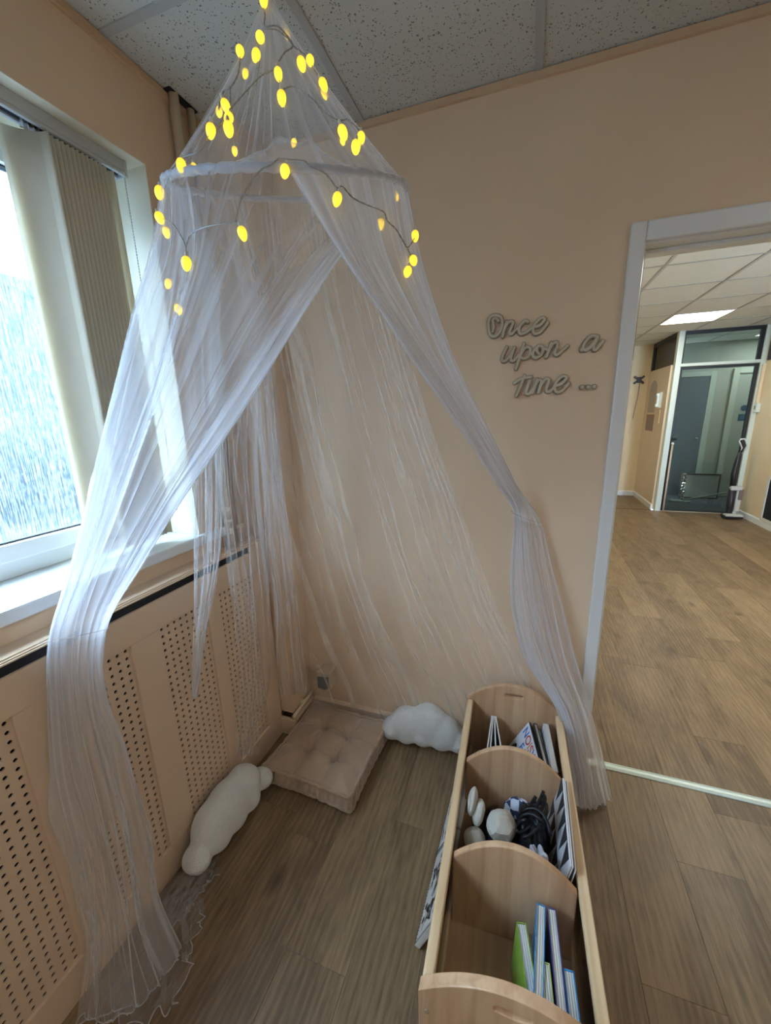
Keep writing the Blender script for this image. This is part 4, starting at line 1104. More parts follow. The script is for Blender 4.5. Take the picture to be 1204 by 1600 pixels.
def net_mat(name, a0, a1, col=(.90, .91, .95), thru=.5):
    """sheer tulle: mostly open, the thread a matt and translucent white; denser where the cloth is gathered (the mesh attribute
    'gather' counts how many times it is bunched up) and where it is seen along its plane"""
    m, N, L, b = _nodes(name); N.remove(b)
    tr = N.new('ShaderNodeBsdfTransparent')
    df = N.new('ShaderNodeBsdfDiffuse'); df.inputs[0].default_value = (*col, 1)
    tl = N.new('ShaderNodeBsdfTranslucent'); tl.inputs[0].default_value = (*col, 1)
    mx = N.new('ShaderNodeMixShader'); mx.inputs[0].default_value = thru
    L.new(df.outputs[0], mx.inputs[1]); L.new(tl.outputs[0], mx.inputs[2])
    lw = N.new('ShaderNodeLayerWeight'); lw.inputs['Blend'].default_value = .5
    pw = N.new('ShaderNodeMath'); pw.operation = 'POWER'; pw.inputs[1].default_value = 2.4; L.new(lw.outputs['Facing'], pw.inputs[0])
    mr = N.new('ShaderNodeMapRange'); mr.inputs['To Min'].default_value = 1 - a0; mr.inputs['To Max'].default_value = 1 - a1; L.new(pw.outputs[0], mr.inputs[0])
    at = N.new('ShaderNodeAttribute'); at.attribute_name = 'gather'
    g1 = N.new('ShaderNodeMath'); g1.operation = 'ADD'; g1.inputs[1].default_value = 1.0; L.new(at.outputs['Fac'], g1.inputs[0])
    op = N.new('ShaderNodeMath'); op.operation = 'POWER'; L.new(mr.outputs[0], op.inputs[0]); L.new(g1.outputs[0], op.inputs[1])
    m2 = N.new('ShaderNodeMixShader'); L.new(op.outputs[0], m2.inputs[0]); L.new(mx.outputs[0], m2.inputs[1]); L.new(tr.outputs[0], m2.inputs[2])
    L.new(m2.outputs[0], N['Material Output'].inputs['Surface'])
    return m
def set_gather(o, g):
    a = o.data.attributes.new('gather', 'FLOAT', 'POINT'); a.data.foreach_set('value', (np.asarray(g, np.float32) - 1).ravel())
def lines(S, V, seed, n, sharp, slow=3.0):
    """uneven bunching of the thread from fold to fold: 1 on average"""
    r = np.random.default_rng(seed); out = 0 * S; tot = 0
    for k in range(n):
        c = r.uniform(0, 1); w = r.choice(sharp) * r.uniform(.7, 1.4); h = r.uniform(.3, 1.0)
        cc = c + .02 * ssin(V * slow, seed * 5 + k, 2)
        on = np.clip(.55 + .6 * ssin(V * slow * 1.6, seed * 3 + k + 100, 2), 0, 1)
        out = out + h * on * np.exp(-((S - cc) / w) ** 2)
    return out
m_net = net_mat('white_tulle', .22, .40, thru=.6)
m_netback = net_mat('white_tulle_single', .15, .30, (.97, .935, .87), .12)  # same tulle, warmer light put into its colour against the bluish daylight
m_hem = net_mat('white_tulle_hem', .55, .85)
m_sleeve = net_mat('white_tulle_sleeve', .38, .7)
nc = empty('net_canopy', tuple(APEX + np.array([0, 0, .02])), label='sheer white net canopy with round hoop hung from the ceiling over the reading corner', cat='canopy')

def drape(name, guides, nu, nv, K, amp, dep, seed, mtl=None, creases=24, cw=(.006, .016), wander=.3, phase_rand=.8, gat=None, nl=60, lh=1.2, sharp=(.003, .006, .02), tail=None):
    """folded sheet on a base surface: K soft waves across, amp(v) their sideways lap (>1 doubles the cloth over), dep(v) their depth in
    metres; and a number of narrow pinched creases where the cloth laps over itself"""
    s = np.linspace(0, 1, nu); v = np.linspace(0, 1, nv)
    S, V = np.meshgrid(s, v)
    ph = K * S + phase_rand * ssin(S * 9, seed, 4) + wander * ssin(V * 5 + S * 3, seed + 1, 3) * np.clip(V * 3, 0, 1)
    mod = .55 + .45 * ssin(S * 17 + V * 2, seed + 5, 3)
    s2 = S + amp(V) * mod * np.sin(2 * PI * ph) / (2 * PI * K)
    nd = dep(V) * mod * np.cos(2 * PI * ph)
    r = np.random.default_rng(seed + 9)
    for k in range(creases):
        c = r.uniform(.01, .99) + .035 * ssin(v * 4, seed * 7 + k, 3)[:, None]
        w = r.uniform(*cw)
        on = np.clip(.75 + .6 * ssin(v * 6, seed * 3 + k, 2)[:, None], 0, 1) * r.uniform(.5, 1.0)
        q = (S - c) / w; g = np.exp(-q * q)
        s2 = s2 - on * w * .62 * np.sin(2.6 * q) * g
        nd = nd + on * dep(V) * 1.1 * g * np.cos(2.0 * q)
    s2 = np.clip(s2, 0, 1)
    P = surf(guides, s2, V)
    B = surf(guides, S, V)
    ds = np.gradient(B, axis=1); dv = np.gradient(B, axis=0)
    nrm = np.cross(ds, dv); nrm /= np.linalg.norm(nrm, axis=-1, keepdims=True) + 1e-9
    P = P + nrm * nd[..., None]
    P[..., 2] = np.maximum(P[..., 2], .004 + .01 * np.abs(np.sin(37 * S)))
    o = MB().grid(P).build(name, mtl or m_net, nc, smooth=True, world=True)
    w = np.linalg.norm(ds, axis=-1); w = w.mean(axis=1, keepdims=True)
    g = np.clip(w[0] / w, .6, 5.0) ** .6 * np.ones_like(S)
    if gat is not None: g = g * gat(S, V)
    lk = lh if tail is None else lh * np.where(V > tail, .55, 1)
    g = g * (.85 + lk * lines(S, V, seed + 40, nl, sharp))
    set_gather(o, g)
    return o, P
ramp = lambda V, a, b, p=1.0: a + (b - a) * np.clip(V, 0, 1) ** p
def pinch(V, vt, lo, hi, tail):
    """deep at the hoop and the tail, tight at the tie"""
    return np.where(V < vt, lo + (hi - lo) * (V / vt), hi + (tail - hi) * np.clip((V - vt) / (1 - vt) * 2.2, 0, 1))
vt = 7 / 13
edge = lambda S, w, h: 1 + h * np.exp(-(S / w) ** 2)
oL, PL = drape('left_curtain', GUIDES['L'], 620, 96, 5, lambda V: pinch(V, vt, .6, 1.1, .9), lambda V: np.where(V < vt, .010 - .004 * V / vt, .006 + .010 * np.clip((V - vt) / .2, 0, 1)), 3, creases=16, cw=(.003, .008),
               gat=lambda S, V: edge(S, .16, .9) * np.where(V > vt, np.clip(1.35 - 3.2 * (V - vt), .55, 1.35), .85 + 1.3 * V / vt), nl=80, lh=.5, tail=vt)
oR, PR = drape('right_curtain', GUIDES['R'], 520, 96, 4, lambda V: pinch(V, vt, .5, 1.1, .9), lambda V: np.where(V < vt, .008 - .003 * V / vt, .006 + .008 * np.clip((V - vt) / .2, 0, 1)), 21, creases=14, cw=(.004, .012),
               gat=lambda S, V: edge(S, .22, .9) * np.where(V > vt, 1.5, 3.0), nl=70, lh=.4, tail=vt)
oB, PB = drape('back_curtain', GUIDES['B'], 620, 70, 7, lambda V: ramp(V, .6, .9), lambda V: .003 * (1 - .45 * V), 45, m_netback, creases=0, wander=.5, phase_rand=1.4, nl=120, lh=1.3, sharp=(.002, .004, .009))
for k, g in enumerate('ADE'):
    drape('side_strip', GUIDES[g], 120, 64, [2, 3, 2][k], lambda V: ramp(V, .7, 1.0), lambda V: .006 + .004 * V, 60 + 7 * k, m_net, creases=[4, 6, 4][k], cw=(.02, .06), wander=.4, phase_rand=.5, nl=14, lh=1.2, sharp=(.015, .03, .09))
# cone above the hoop, folded in radial pleats
az = np.linspace(0, 360, 361)[:-1]; tv = np.linspace(0, 1, 26)
A_, T_ = np.meshgrid(az, tv)
phc = A_ / 360 * 26 + 1.1 * np.sin(np.radians(A_) * 2 + 1) + .5 * np.sin(np.radians(A_) * 5)
Ac = A_ + (1.35 - .6 * T_) * 360 / 26 / (2 * PI) * np.sin(2 * PI * phc)
Pc = cone_surf(Ac, T_)
rdir = np.stack([np.cos(np.radians(A_)), np.sin(np.radians(A_)), 0 * A_], -1)
Pc = Pc + rdir * (.006 * np.sin(PI * np.clip(T_, 0, 1)) * np.cos(2 * PI * phc))[..., None]
MB().grid(Pc, cu=True).build('top_cone', m_net, nc, smooth=True, world=True)
set_gather(bpy.data.objects['top_cone'], np.clip(.50 + .40 / (.3 + T_), .6, 1.8) * (.85 + .5 * lines(A_ / 360, T_, 77, 70, (.002, .004, .012), .8)))
# hoop: a ring in a gathered net sleeve
m_ring = mat('grey_plastic_hoop', (.40, .42, .46), .4)
rp = hoop(np.linspace(0, 360, 73))
MB().tube([tuple(p) for p in rp], .0045, 8).build('hoop', m_ring, nc, world=True, smooth=True)
ua, ub = np.meshgrid(np.linspace(0, 2 * PI, 25)[:-1], np.linspace(0, 360, 400))
rs = .0068 + .0008 * np.sin(np.radians(ub) * 40 + 2 * ua) + .0006 * np.sin(np.radians(ub) * 71)
hc_ = hoop(ub, HR)
out_ = (hc_ - HC_) / HR
Ps = hc_ + out_ * (rs * np.cos(ua))[..., None] + HN * (rs * 1.25 * np.sin(ua) - .003)[..., None]
MB().grid(Ps, cu=True).build('hoop_sleeve', m_sleeve, nc, smooth=True, world=True)
# the bunch of spare net lying on the front of the hoop where the two curtains overlap
ss, vv = np.meshgrid(np.linspace(0, 1, 60), np.linspace(0, 1, 12))
azb = 283 + 40 * ss
hb_ = hoop(azb)
hgt = .040 * np.sin(PI * ss) ** 1.2 * (1 + .18 * np.sin(ss * 21))
Pb = hb_ + np.array([0, 0, 1.0]) * (hgt * np.sin(PI * vv) ** .8 + .004)[..., None] + (hb_ - HC_) / HR * (.022 * np.cos(PI * vv) + .003 * np.sin(ss * 40))[..., None]
MB().grid(Pb).build('gathered_net', m_net, nc, smooth=True, world=True)
# hems along the free edges, ties at the wall and the window, hanging cord and hook
def hem(P, r=.0016, name='hem'):
    MB().tube([tuple(p) for p in P], r, 6).build(name, m_hem, nc, world=True, smooth=True)
hem(PL[:, 0]); hem(PL[:, -1][52:]); hem(PR[:, 0]); hem(PR[:, -1]); hem(PL[-1, ::2], .0013); hem(PR[-1, ::2], .0013); hem(PB[:, 0], .0006)
def tie(P, row, name):
    q = P[row]; c = q.mean(0); d = q - c
    u_, s_, vh = np.linalg.svd(d, full_matrices=False)
    a, b = vh[0], vh[1]; ra = np.abs(d @ a).max() * 1.03; rb = np.abs(d @ b).max() * 1.06 + .004
    t = np.linspace(0, 2 * PI, 40)
    MB().tube([tuple(c + a * ra * math.cos(k) + b * rb * math.sin(k)) for k in t],   .0012, 7).build(name, m_netback, nc, world=True, smooth=True)
iv = int(round(vt * 95))
tie(PR, iv, 'tie_cord'); tie(PL, iv, 'tie_cord')
q = PR[iv].mean(0)
MB().tube([tuple(q), (q[0] + .02, -.004, q[2] + .012)], .002, 6).build('tie_loop', m_hem, nc, world=True)
MB().lathe([(.004, 0), (.009, .003), (.009, .006), (.003, .010)], 12, M=Matrix.Translation((q[0] + .02, -.0005, q[2] + .012)) @ Matrix.Rotation(PI / 2, 4, 'X')).build('wall_hook', m_upvc, nc, world=True, smooth=False)
q = PL[iv].mean(0)
MB().tube([tuple(q), (.078, q[1] + .01, 1.031)], .002, 6).build('tie_loop', m_hem, nc, world=True)
MB().tube([tuple(APEX + np.array([0, 0, -.03])), (APEX[0], APEX[1], H + .001)], .0022, 6).lathe([(.002, 0), (.011, .002), (.011, .006)], 12, M=Matrix.Translation((APEX[0], APEX[1], H - .006))).build('hanging_cord', m_upvc, nc, world=True)
MB().tube([tuple(APEX + np.array([.016 * math.cos(t), .016 * math.sin(t), -.004])) for t in np.linspace(0, 2 * PI, 20)], .004, 6).build('collar_band', m_hem, nc, world=True, smooth=True)
# net lying crumpled on the floor beneath the window
def puddle(name, cx, cy, lx_, ly_, ang, seed, hz):
    u, v = np.meshgrid(np.linspace(-1, 1, 90), np.linspace(-1, 1, 60))
    x = u * lx_ * (1 + .12 * ssin(v * 6, seed)); y = v * ly_ * (1 + .15 * ssin(u * 5, seed + 1))
    x = x + .012 * ssin(v * 16 + u * 7, seed + 2); y = y + .02 * np.sin(u * 11 + 2 * np.sin(v * 4))
    z = .010 + hz * np.abs(ssin(u * 7 + 3 * v + ssin(v * 9, seed + 4), seed + 3)) * (1 - .6 * np.maximum(abs(u), abs(v)) ** 2)
    c, s_ = math.cos(rad(ang)), math.sin(rad(ang))
    P = np.stack([cx + x * c - y * s_, cy + x * s_ + y * c, z], -1)
    P[..., 0] = np.maximum(P[..., 0], .079)
    set_gather(MB().grid(P).build(name, m_net, nc, smooth=True, world=True), .55 + 0 * u)
    hem(P[0, ::2], .0012); hem(P[:, -1][::2], .0012)
puddle('floor_pool', .205, -1.05, .095, .13, 25, 71, .022)
puddle('floor_pool', .150, -.905, .055, .10, -8, 83, .025)

# ------------------------------------------------------------------ string of egg-shaped lights
m_wire = mat('clear_silver_wire', (.42, .42, .40), .25, .6)
BULBS = [(0.497,-0.534,2.509,-2.0,0.0,1.04),(0.514,-0.589,2.396,-24.0,-18.0,1.04),(0.46,-0.595,2.38,-13.0,-10.0,0.98),(0.518,-0.619,2.342,-12.0,16.0,0.98),(0.582,-0.635,2.281,7.0,2.0,0.93),(0.609,-0.674,2.208,18.0,12.0,0.99),(0.607,-0.57,2.335,15.0,-9.0,1.02),(0.605,-0.522,2.373,-19.0,-10.0,0.98),(0.649,-0.547,2.3,23.0,-19.0,0.98),(0.491,-0.71,2.2,20.0,-15.0,0.96),(0.515,-0.738,2.157,-25.0,12.0,0.96),(0.529,-0.76,2.123,-1.0,-1.0,1.05),(0.479,-0.754,2.134,12.0,23.0,1.02),(0.44,-0.81,2.053,-11.0,2.0,0.96),(0.731,-0.633,2.142,11.0,-17.0,1.05),(0.751,-0.576,2.158,-4.0,0.0,0.94),(0.762,-0.638,2.106,-4.0,6.0,1.02),(0.317,-0.754,2.051,-7.0,5.0,1.04),(0.341,-0.787,1.983,-4.0,-24.0,0.99),(0.587,-0.827,1.9,18.0,-3.0,0.94),(0.453,-0.845,1.859,-3.0,7.0,1.03),(0.668,-0.783,2.011,-15.0,4.0,0.96),(0.751,-0.724,1.974,-8.0,16.0,0.99),(0.832,-0.405,2.009,8.0,0.0,1.02),(0.854,-0.507,1.915,-23.0,-18.0,1.03),(0.846,-0.534,1.883,-22.0,9.0,1.02),(0.598,-0.437,2.36,18.0,-16.0,0.84),(0.614,-0.368,2.289,-8.0,-16.0,0.77),(0.461,-0.373,2.315,-15.0,17.0,0.85),(0.331,-0.477,2.269,17.0,18.0,0.81),(0.285,-0.593,2.184,5.0,-12.0,0.76),(0.332,-0.765,1.964,16.0,7.0,0.83),(0.354,-0.803,1.844,-5.0,16.0,0.79),(0.402,-0.832,1.779,-2.0,-15.0,0.83),(0.793,-0.575,1.979,17.0,15.0,0.86),(0.799,-0.471,2.08,19.0,-18.0,0.81),(0.416,-0.517,2.398,-8.0,19.0,0.8),(0.525,-0.481,2.474,3.0,4.0,0.77),(0.365,-0.571,2.298,-1.0,8.0,0.85)]
WIRES = [[[0.491,-0.528,2.511],[0.504,-0.544,2.472],[0.511,-0.559,2.44],[0.535,-0.548,2.441],[0.553,-0.54,2.427],[0.574,-0.546,2.394],[0.569,-0.577,2.362],[0.567,-0.602,2.33]],[[0.513,-0.563,2.431],[0.538,-0.554,2.428],[0.558,-0.546,2.415],[0.576,-0.543,2.394]],[[0.565,-0.624,2.3],[0.554,-0.634,2.292],[0.541,-0.646,2.28],[0.529,-0.666,2.253],[0.519,-0.683,2.231],[0.504,-0.703,2.202],[0.501,-0.712,2.191]],[[0.574,-0.546,2.394],[0.592,-0.524,2.387],[0.607,-0.522,2.367],[0.622,-0.529,2.342],[0.639,-0.524,2.321]],[[0.582,-0.634,2.273],[0.597,-0.646,2.245],[0.608,-0.632,2.255],[0.62,-0.623,2.255],[0.638,-0.617,2.245],[0.657,-0.614,2.228],[0.686,-0.618,2.196],[0.708,-0.599,2.189],[0.71,-0.558,2.214]],[[0.464,-0.602,2.364],[0.48,-0.639,2.305],[0.472,-0.663,2.266],[0.451,-0.658,2.268],[0.453,-0.675,2.242],[0.465,-0.702,2.205]],[[0.472,-0.663,2.266],[0.492,-0.695,2.216],[0.508,-0.726,2.168]],[[0.504,-0.726,2.169],[0.491,-0.741,2.147],[0.472,-0.743,2.143]],[[0.474,-0.75,2.135],[0.472,-0.786,2.085],[0.424,-0.78,2.086],[0.405,-0.793,2.065],[0.385,-0.79,2.054],[0.357,-0.778,2.041]],[[0.708,-0.585,2.197],[0.717,-0.617,2.163],[0.723,-0.616,2.157]],[[0.71,-0.558,2.214],[0.729,-0.538,2.202],[0.743,-0.555,2.176]],[[0.638,-0.802,2.015],[0.653,-0.797,2.021],[0.658,-0.784,2.035],[0.677,-0.775,2.034],[0.7,-0.759,2.035],[0.713,-0.764,2.021],[0.735,-0.742,2.015],[0.75,-0.72,1.997],[0.759,-0.712,2.001],[0.773,-0.691,1.987],[0.792,-0.652,1.986],[0.812,-0.609,1.988],[0.817,-0.596,1.974],[0.829,-0.567,1.965],[0.838,-0.536,1.948],[0.844,-0.522,1.941],[0.838,-0.437,1.991]],[[0.353,-0.788,1.979],[0.387,-0.802,1.962],[0.424,-0.82,1.924],[0.44,-0.827,1.899],[0.444,-0.834,1.875]],[[0.442,-0.829,1.897],[0.456,-0.829,1.915],[0.482,-0.833,1.921],[0.528,-0.841,1.919],[0.575,-0.832,1.919],[0.582,-0.821,1.91]],[[0.576,-0.831,1.921],[0.588,-0.826,1.956],[0.61,-0.817,1.988],[0.63,-0.807,2.01],[0.638,-0.802,2.015]],[[0.75,-0.72,1.996],[0.748,-0.716,1.986]],[[0.844,-0.522,1.938],[0.848,-0.512,1.926],[0.851,-0.5,1.924]]]
sl = empty('string_lights', tuple(APEX), label='string of glowing yellow egg shaped lights wound round the net canopy', cat='string lights')
def bulb_mat(name, c, e, s):
    m, N, L, b = _nodes(name)
    b.inputs['Base Color'].default_value = (*c, 1); b.inputs['Roughness'].default_value = .35
    b.inputs['Emission Color'].default_value = (*e, 1)
    # the lamp inside shines strongest through the middle of the shell
    lw = N.new('ShaderNodeTexCoord'); g = N.new('ShaderNodeTexGradient'); g.gradient_type = 'SPHERICAL'
    mp = N.new('ShaderNodeMapping'); mp.inputs['Scale'].default_value = (38, 38, 38); mp.inputs['Location'].default_value = (0, 0, .3)
    L.new(lw.outputs['Object'], mp.inputs[0]); L.new(mp.outputs[0], g.inputs[0])
    mr = N.new('ShaderNodeMapRange'); mr.inputs['To Min'].default_value = s * .6; mr.inputs['To Max'].default_value = s * 1.8; L.new(g.outputs['Fac'], mr.inputs[0])
    L.new(mr.outputs[0], b.inputs['Emission Strength'])
    return m
m_bulb = bulb_mat('glowing_yellow_shell', (.75, .52, .08), (1.0, .64, .03), 0.9)
m_cap = mat('clear_bulb_cap', (.55, .54, .45), .3)
prof = []
for k in range(15):
    t = PI * k / 14
    prof.append((max(.0112 * math.sin(t) * (1 + .18 * math.cos(t) * -1), .0004), -.0165 * math.cos(t)))
b0 = None
for (bx, by, bz, dx, dy, sc) in BULBS:
    if b0 is None:
        b0 = MB().lathe(prof[::-1] if False else prof, 18).build('bulb', m_bulb, sl, smooth=True)
        cp0 = MB().lathe([(.004, .0135), (.0046, .016), (.004, .023), (.0018, .027)], 10).build('bulb_cap', m_cap, b0, smooth=True)
        b = b0
    else:
        b = copy_obj(b0, sl); copy_obj(cp0, b)
    b.location = Vector((bx, by, bz)) - Vector(sl.location); b.rotation_euler = (rad(dx), rad(dy), 0); b.scale = (sc * .86, sc * .86, sc * .86)
for w in WIRES:
    p = np.array(w); n_ = max(6, 5 * len(p)); c = crom(p, np.linspace(0, 1, n_))
    tw = np.arange(n_)
    d = np.stack([np.sin(tw * 1.4), np.cos(tw * 1.4), 0 * tw], -1) * .0012
    MB().tube([tuple(q) for q in c + d], .0011, 5).tube([tuple(q) for q in c - d], .0011, 5).build('wire', m_wire, sl, world=True, smooth=True)

# ------------------------------------------------------------------ the room beyond the door
NX0, NX1, NY1 = 1.2, 4.10, 5.34
lay_ceiling('ceiling', [1.2, 1.45, 2.05, 2.65, 3.24, 3.84, 4.25], [TW, .95, 1.57, 2.18, 2.815, 3.45, 4.09, 4.69, 5.34, 6.0, 6.6], H, m_tile2, mat('grey_ceiling_bar', (.40, .37, .30), .6))
MB().box((-.3, TW, -.0), (1.2, TW + .005, H)).build('wall_hall_front', m_wall2, kind='structure')
MB().box((1.12, TW, 0), (1.2, 6.6, H + .1)).build('wall_hall_left', m_wall2, kind='structure')
wr = MB(); wr.box((NX1, TW, 0), (NX1 + .1, 5.36, 2.06)); wr.box((NX1, TW, 2.06), (NX1 + .1, 5.36, H + .1))
wr.build('wall_hall_right', m_wall2, kind='structure')
MB().box((1.2, 6.5, 0), (3.16, 6.6, H + .1)).build('wall_hall_back', m_wall2, kind='structure')
m_wall3 = mat('peach_wall_beyond', (.78, .65, .49), .65)
MB().box((3.05, 5.40, 0), (3.14, 6.6, 2.12)).build('wall_hall_side', m_wall3, kind='structure')
m_skw = mat('white_skirting', (.78, .82, .84), .35)
skirt('baseboard_hall_back', (1.2, 6.5), (3.05, 6.5), side=-1, m=m_skw); skirt('baseboard_hall_side', (3.05, 6.5), (3.05, 5.40), side=-1, m=m_skw); skirt('baseboard_hall_right', (NX1, 5.34), (NX1, .2), side=-1, m=m_skw)
fl3 = MB().box((1.2, 5.38, -.06), (3.05, 6.6, -.0035)).build('floor', m_joint, kind='structure')
lay_planks(fl3, xl2, 5.385, 6.5, 1.2, 3.05, 1.22, 8)
m_carpet = mat('dark_grey_carpet', (.075, .085, .09), .95, var=.2, vscale=30)
MB().box((3.14, 5.38, -.06), (6.2, 6.7, .0)).build('floor_corridor', m_carpet, kind='structure')
# glazed partition with a transom and a glass door
m_glass = None
def clear_glass(name, tint, refl=1.45):
    m, N, L, b = _nodes(name); N.remove(b)
    tr = N.new('ShaderNodeBsdfTransparent'); tr.inputs[0].default_value = (*tint, 1)
    gl = N.new('ShaderNodeBsdfGlossy'); gl.inputs['Roughness'].default_value = .02
    fr_ = N.new('ShaderNodeFresnel'); fr_.inputs['IOR'].default_value = refl
    mx = N.new('ShaderNodeMixShader'); L.new(fr_.outputs[0], mx.inputs[0]); L.new(tr.outputs[0], mx.inputs[1]); L.new(gl.outputs[0], mx.inputs[2])
    L.new(mx.outputs[0], N['Material Output'].inputs['Surface']); return m
m_glass = clear_glass('clear_partition_glass', (.80, .86, .84), 1.4)
m_post = mat('pale_green_white_post', (.66, .74, .66), .4)
gp = empty('glazed_partition', (3.6, NY1, 0), label='glazed partition with white posts, dark frames and a pane above the glass door', cat='partition')
MB().box((3.075, NY1 - .03, 0), (3.145, NY1 + .06, H)).build('post', m_post, gp, world=True, bevel=.003)
MB().box((4.045, NY1 - .02, 0), (4.10, NY1 + .06, H)).build('post', m_post, gp, world=True, bevel=.003)
MB().box((3.145, NY1 - .025, 2.085), (4.045, NY1 + .06, 2.125)).build('transom_rail', m_post, gp, world=True, bevel=.003)
f2 = MB()
f2.box((3.145, NY1, H - .05), (4.045, NY1 + .04, H)); f2.box((3.145, NY1, 2.125), (3.17, NY1 + .04, H - .05)); f2.box((4.0, NY1, 2.125), (4.045, NY1 + .04, H - .05))
f2.build('transom_frame', m_black, gp, world=True)
MB().box((3.17, NY1 + .016, 2.125), (4.0, NY1 + .022, H - .05)).build('pane', m_glass, gp, world=True)
gd = empty('glass_door', (3.16, NY1, 0), label='full height glass door with thin black frame in the glazed partition', cat='door')
f3 = MB(); x0, x1 = 3.150, 4.040
f3.box((x0, NY1, .004), (x0 + .03, NY1 + .045, 2.08)); f3.box((x1 - .035, NY1, .004), (x1, NY1 + .045, 2.08)); f3.box((x0 + .03, NY1, 2.045), (x1 - .035, NY1 + .045, 2.08)); f3.box((x0 + .03, NY1 + .005, .004), (x1 - .035, NY1 + .04, .014))
f3.build('frame', m_black, gd, world=True, bevel=.003)
MB().box((x0 + .03, NY1 + .018, .014), (x1 - .035, NY1 + .026, 2.045)).build('pane', m_glass, gd, world=True)
hd = MB(); hd.tube([(x0 + .022, NY1 - .012, 1.08), (x0 + .022, NY1 - .05, 1.08)], .012, 10).tube([(x0 + .012, NY1 - .05, 1.08), (x0 + .06, NY1 - .05, 1.085)], .02, 10)
hd.build('handle', m_black, gd, world=True, smooth=True)
MB().box((3.14, NY1 - .03, .0), (4.05, NY1 + .04, .004)).build('trim_6', mat('brass_floor_strip', (.55, .48, .36), .35, .3), kind='structure')
dsb = empty('wooden_stick', (3.185, NY1 - .035, 0), label='pale wooden stick propped against the left edge of the glass door', cat='stick')
MB().tube([(3.178, NY1 - .045, .012), (3.18, NY1 - .035, 1.0)], .012, 8).build('stick', mat('pale_wood_stick', (.62, .50, .40), .6), dsb, world=True, smooth=True)
MB().lathe([(.010, 0), (.018, .008), (.019, .025), (.010, .036)], 12, M=Matrix.Translation((3.18, NY1 - .035, 1.0))).build('knob', m_white, dsb, world=True, smooth=True)
# clerestory pane over the side wall
cw = empty('window_2', (3.09, 6.0, 2.12), kind='structure')
f4 = MB(); f4.box((3.07, 5.40, H - .06), (3.12, 6.5, H)); f4.box((3.07, 6.46, 2.12), (3.12, 6.5, H - .06)); f4.box((3.07, 5.40, 2.12), (3.12, 5.42, H - .06))
f4.build('window_frame', m_black, cw, world=True)
MB().box((3.092, 5.42, 2.12), (3.098, 6.46, H - .06)).build('pane', m_glass, cw, world=True)
# corridor behind the glass
m_corr = mat('grey_green_corridor_paint', (.42, .44, .40), .7)
MB().box((3.14, 6.7, 0), (6.2, 6.8, H)).build('wall_corridor', m_corr, kind='structure')
MB().box((3.14, 5.38, H), (6.2, 6.8, H + .1)).build('ceiling_corridor', m_tile2, kind='structure')
MB().box((6.1, 5.36, 0), (6.2, 6.8, H)).build('wall_corridor_right', m_corr, kind='structure')
MB().box((4.1, 5.40, 0), (6.2, 5.46, H)).build('wall_corridor_front', m_corr, kind='structure')
sd = empty('slate_door', (3.72, 6.69, 0), label='dark slate blue door with a pale frame behind the glass door', cat='door')
MB().box((3.36, 6.665, .01), (3.98, 6.70, 2.02)).build('leaf', mat('slate_blue_door_paint', (.115, .15, .18), .5), sd, world=True, bevel=.003)
f5 = MB(); f5.box((3.98, 6.65, 0), (4.06, 6.70, 2.10)); f5.box((3.30, 6.65, 2.02), (3.98, 6.70, 2.10)); f5.box((3.30, 6.65, 0), (3.36, 6.70, 2.02))
f5.build('frame', mat('pale_green_grey_frame', (.52, .56, .50), .5), sd, world=True, bevel=.003)
MB().lathe([(.012, 0), (.012, .03), (.022, .035), (.022, .055), (.01, .06)], 12, M=Matrix.Translation((3.90, 6.665, 1.0)) @ Matrix.Rotation(PI / 2, 4, 'X')).build('door_knob', m_chrome, sd, world=True)
pd = empty('panelled_door', (4.6, 6.69, 0), label='pale grey green door with blue round signs behind the glass door', cat='door')
MB().box((4.36, 6.67, .01), (5.0, 6.70, 2.04)).build('leaf', mat('pale_grey_door_paint', (.40, .43, .39), .5), pd, world=True, bevel=.003)
f6 = MB(); f6.box((4.28, 6.65, 0), (4.36, 6.70, 2.12)); f6.box((4.36, 6.65, 2.04), (5.08, 6.70, 2.12)); f6.box((5.0, 6.65, 0), (5.08, 6.70, 2.04))
f6.build('frame', mat('pale_green_grey_frame', (.52, .56, .50), .5), pd, world=True, bevel=.003)
m_sb = mat('blue_door_sign', (.012, .075, .15), .5); m_sw = mat('sign_grey_plate', (.34, .38, .36), .5)
for z, rnd in ((1.49, True), (1.34, False)):
    sgn = empty('door_sign', (4.505, 6.668, z), label='round blue fire door sign, upper of two on the pale door' if rnd else 'square blue fire door sign beneath the round one on the pale door', cat='sign')
    Mx = Matrix.Translation((4.505, 6.6685, z)) @ Matrix.Rotation(PI / 2, 4, 'X')
    if rnd:
        MB().box((-.06, -.06, 0), (.06, .06, .001), M=Mx).build('plate', m_sw, sgn, world=True)
        MB().lathe([(.048, .001), (.048, .0025)], 24, M=Mx).build('disc', m_sb, sgn, world=True)
    else:
        MB().box((-.06, -.055, 0), (.06, .055, .002), M=Mx).build('plate', m_sb, sgn, world=True)
        MB().lathe([(.036, .002), (.036, .003)], 24, M=Mx).build('disc', mat('pale_blue_disc', (.03, .12, .22), .5), sgn, world=True)
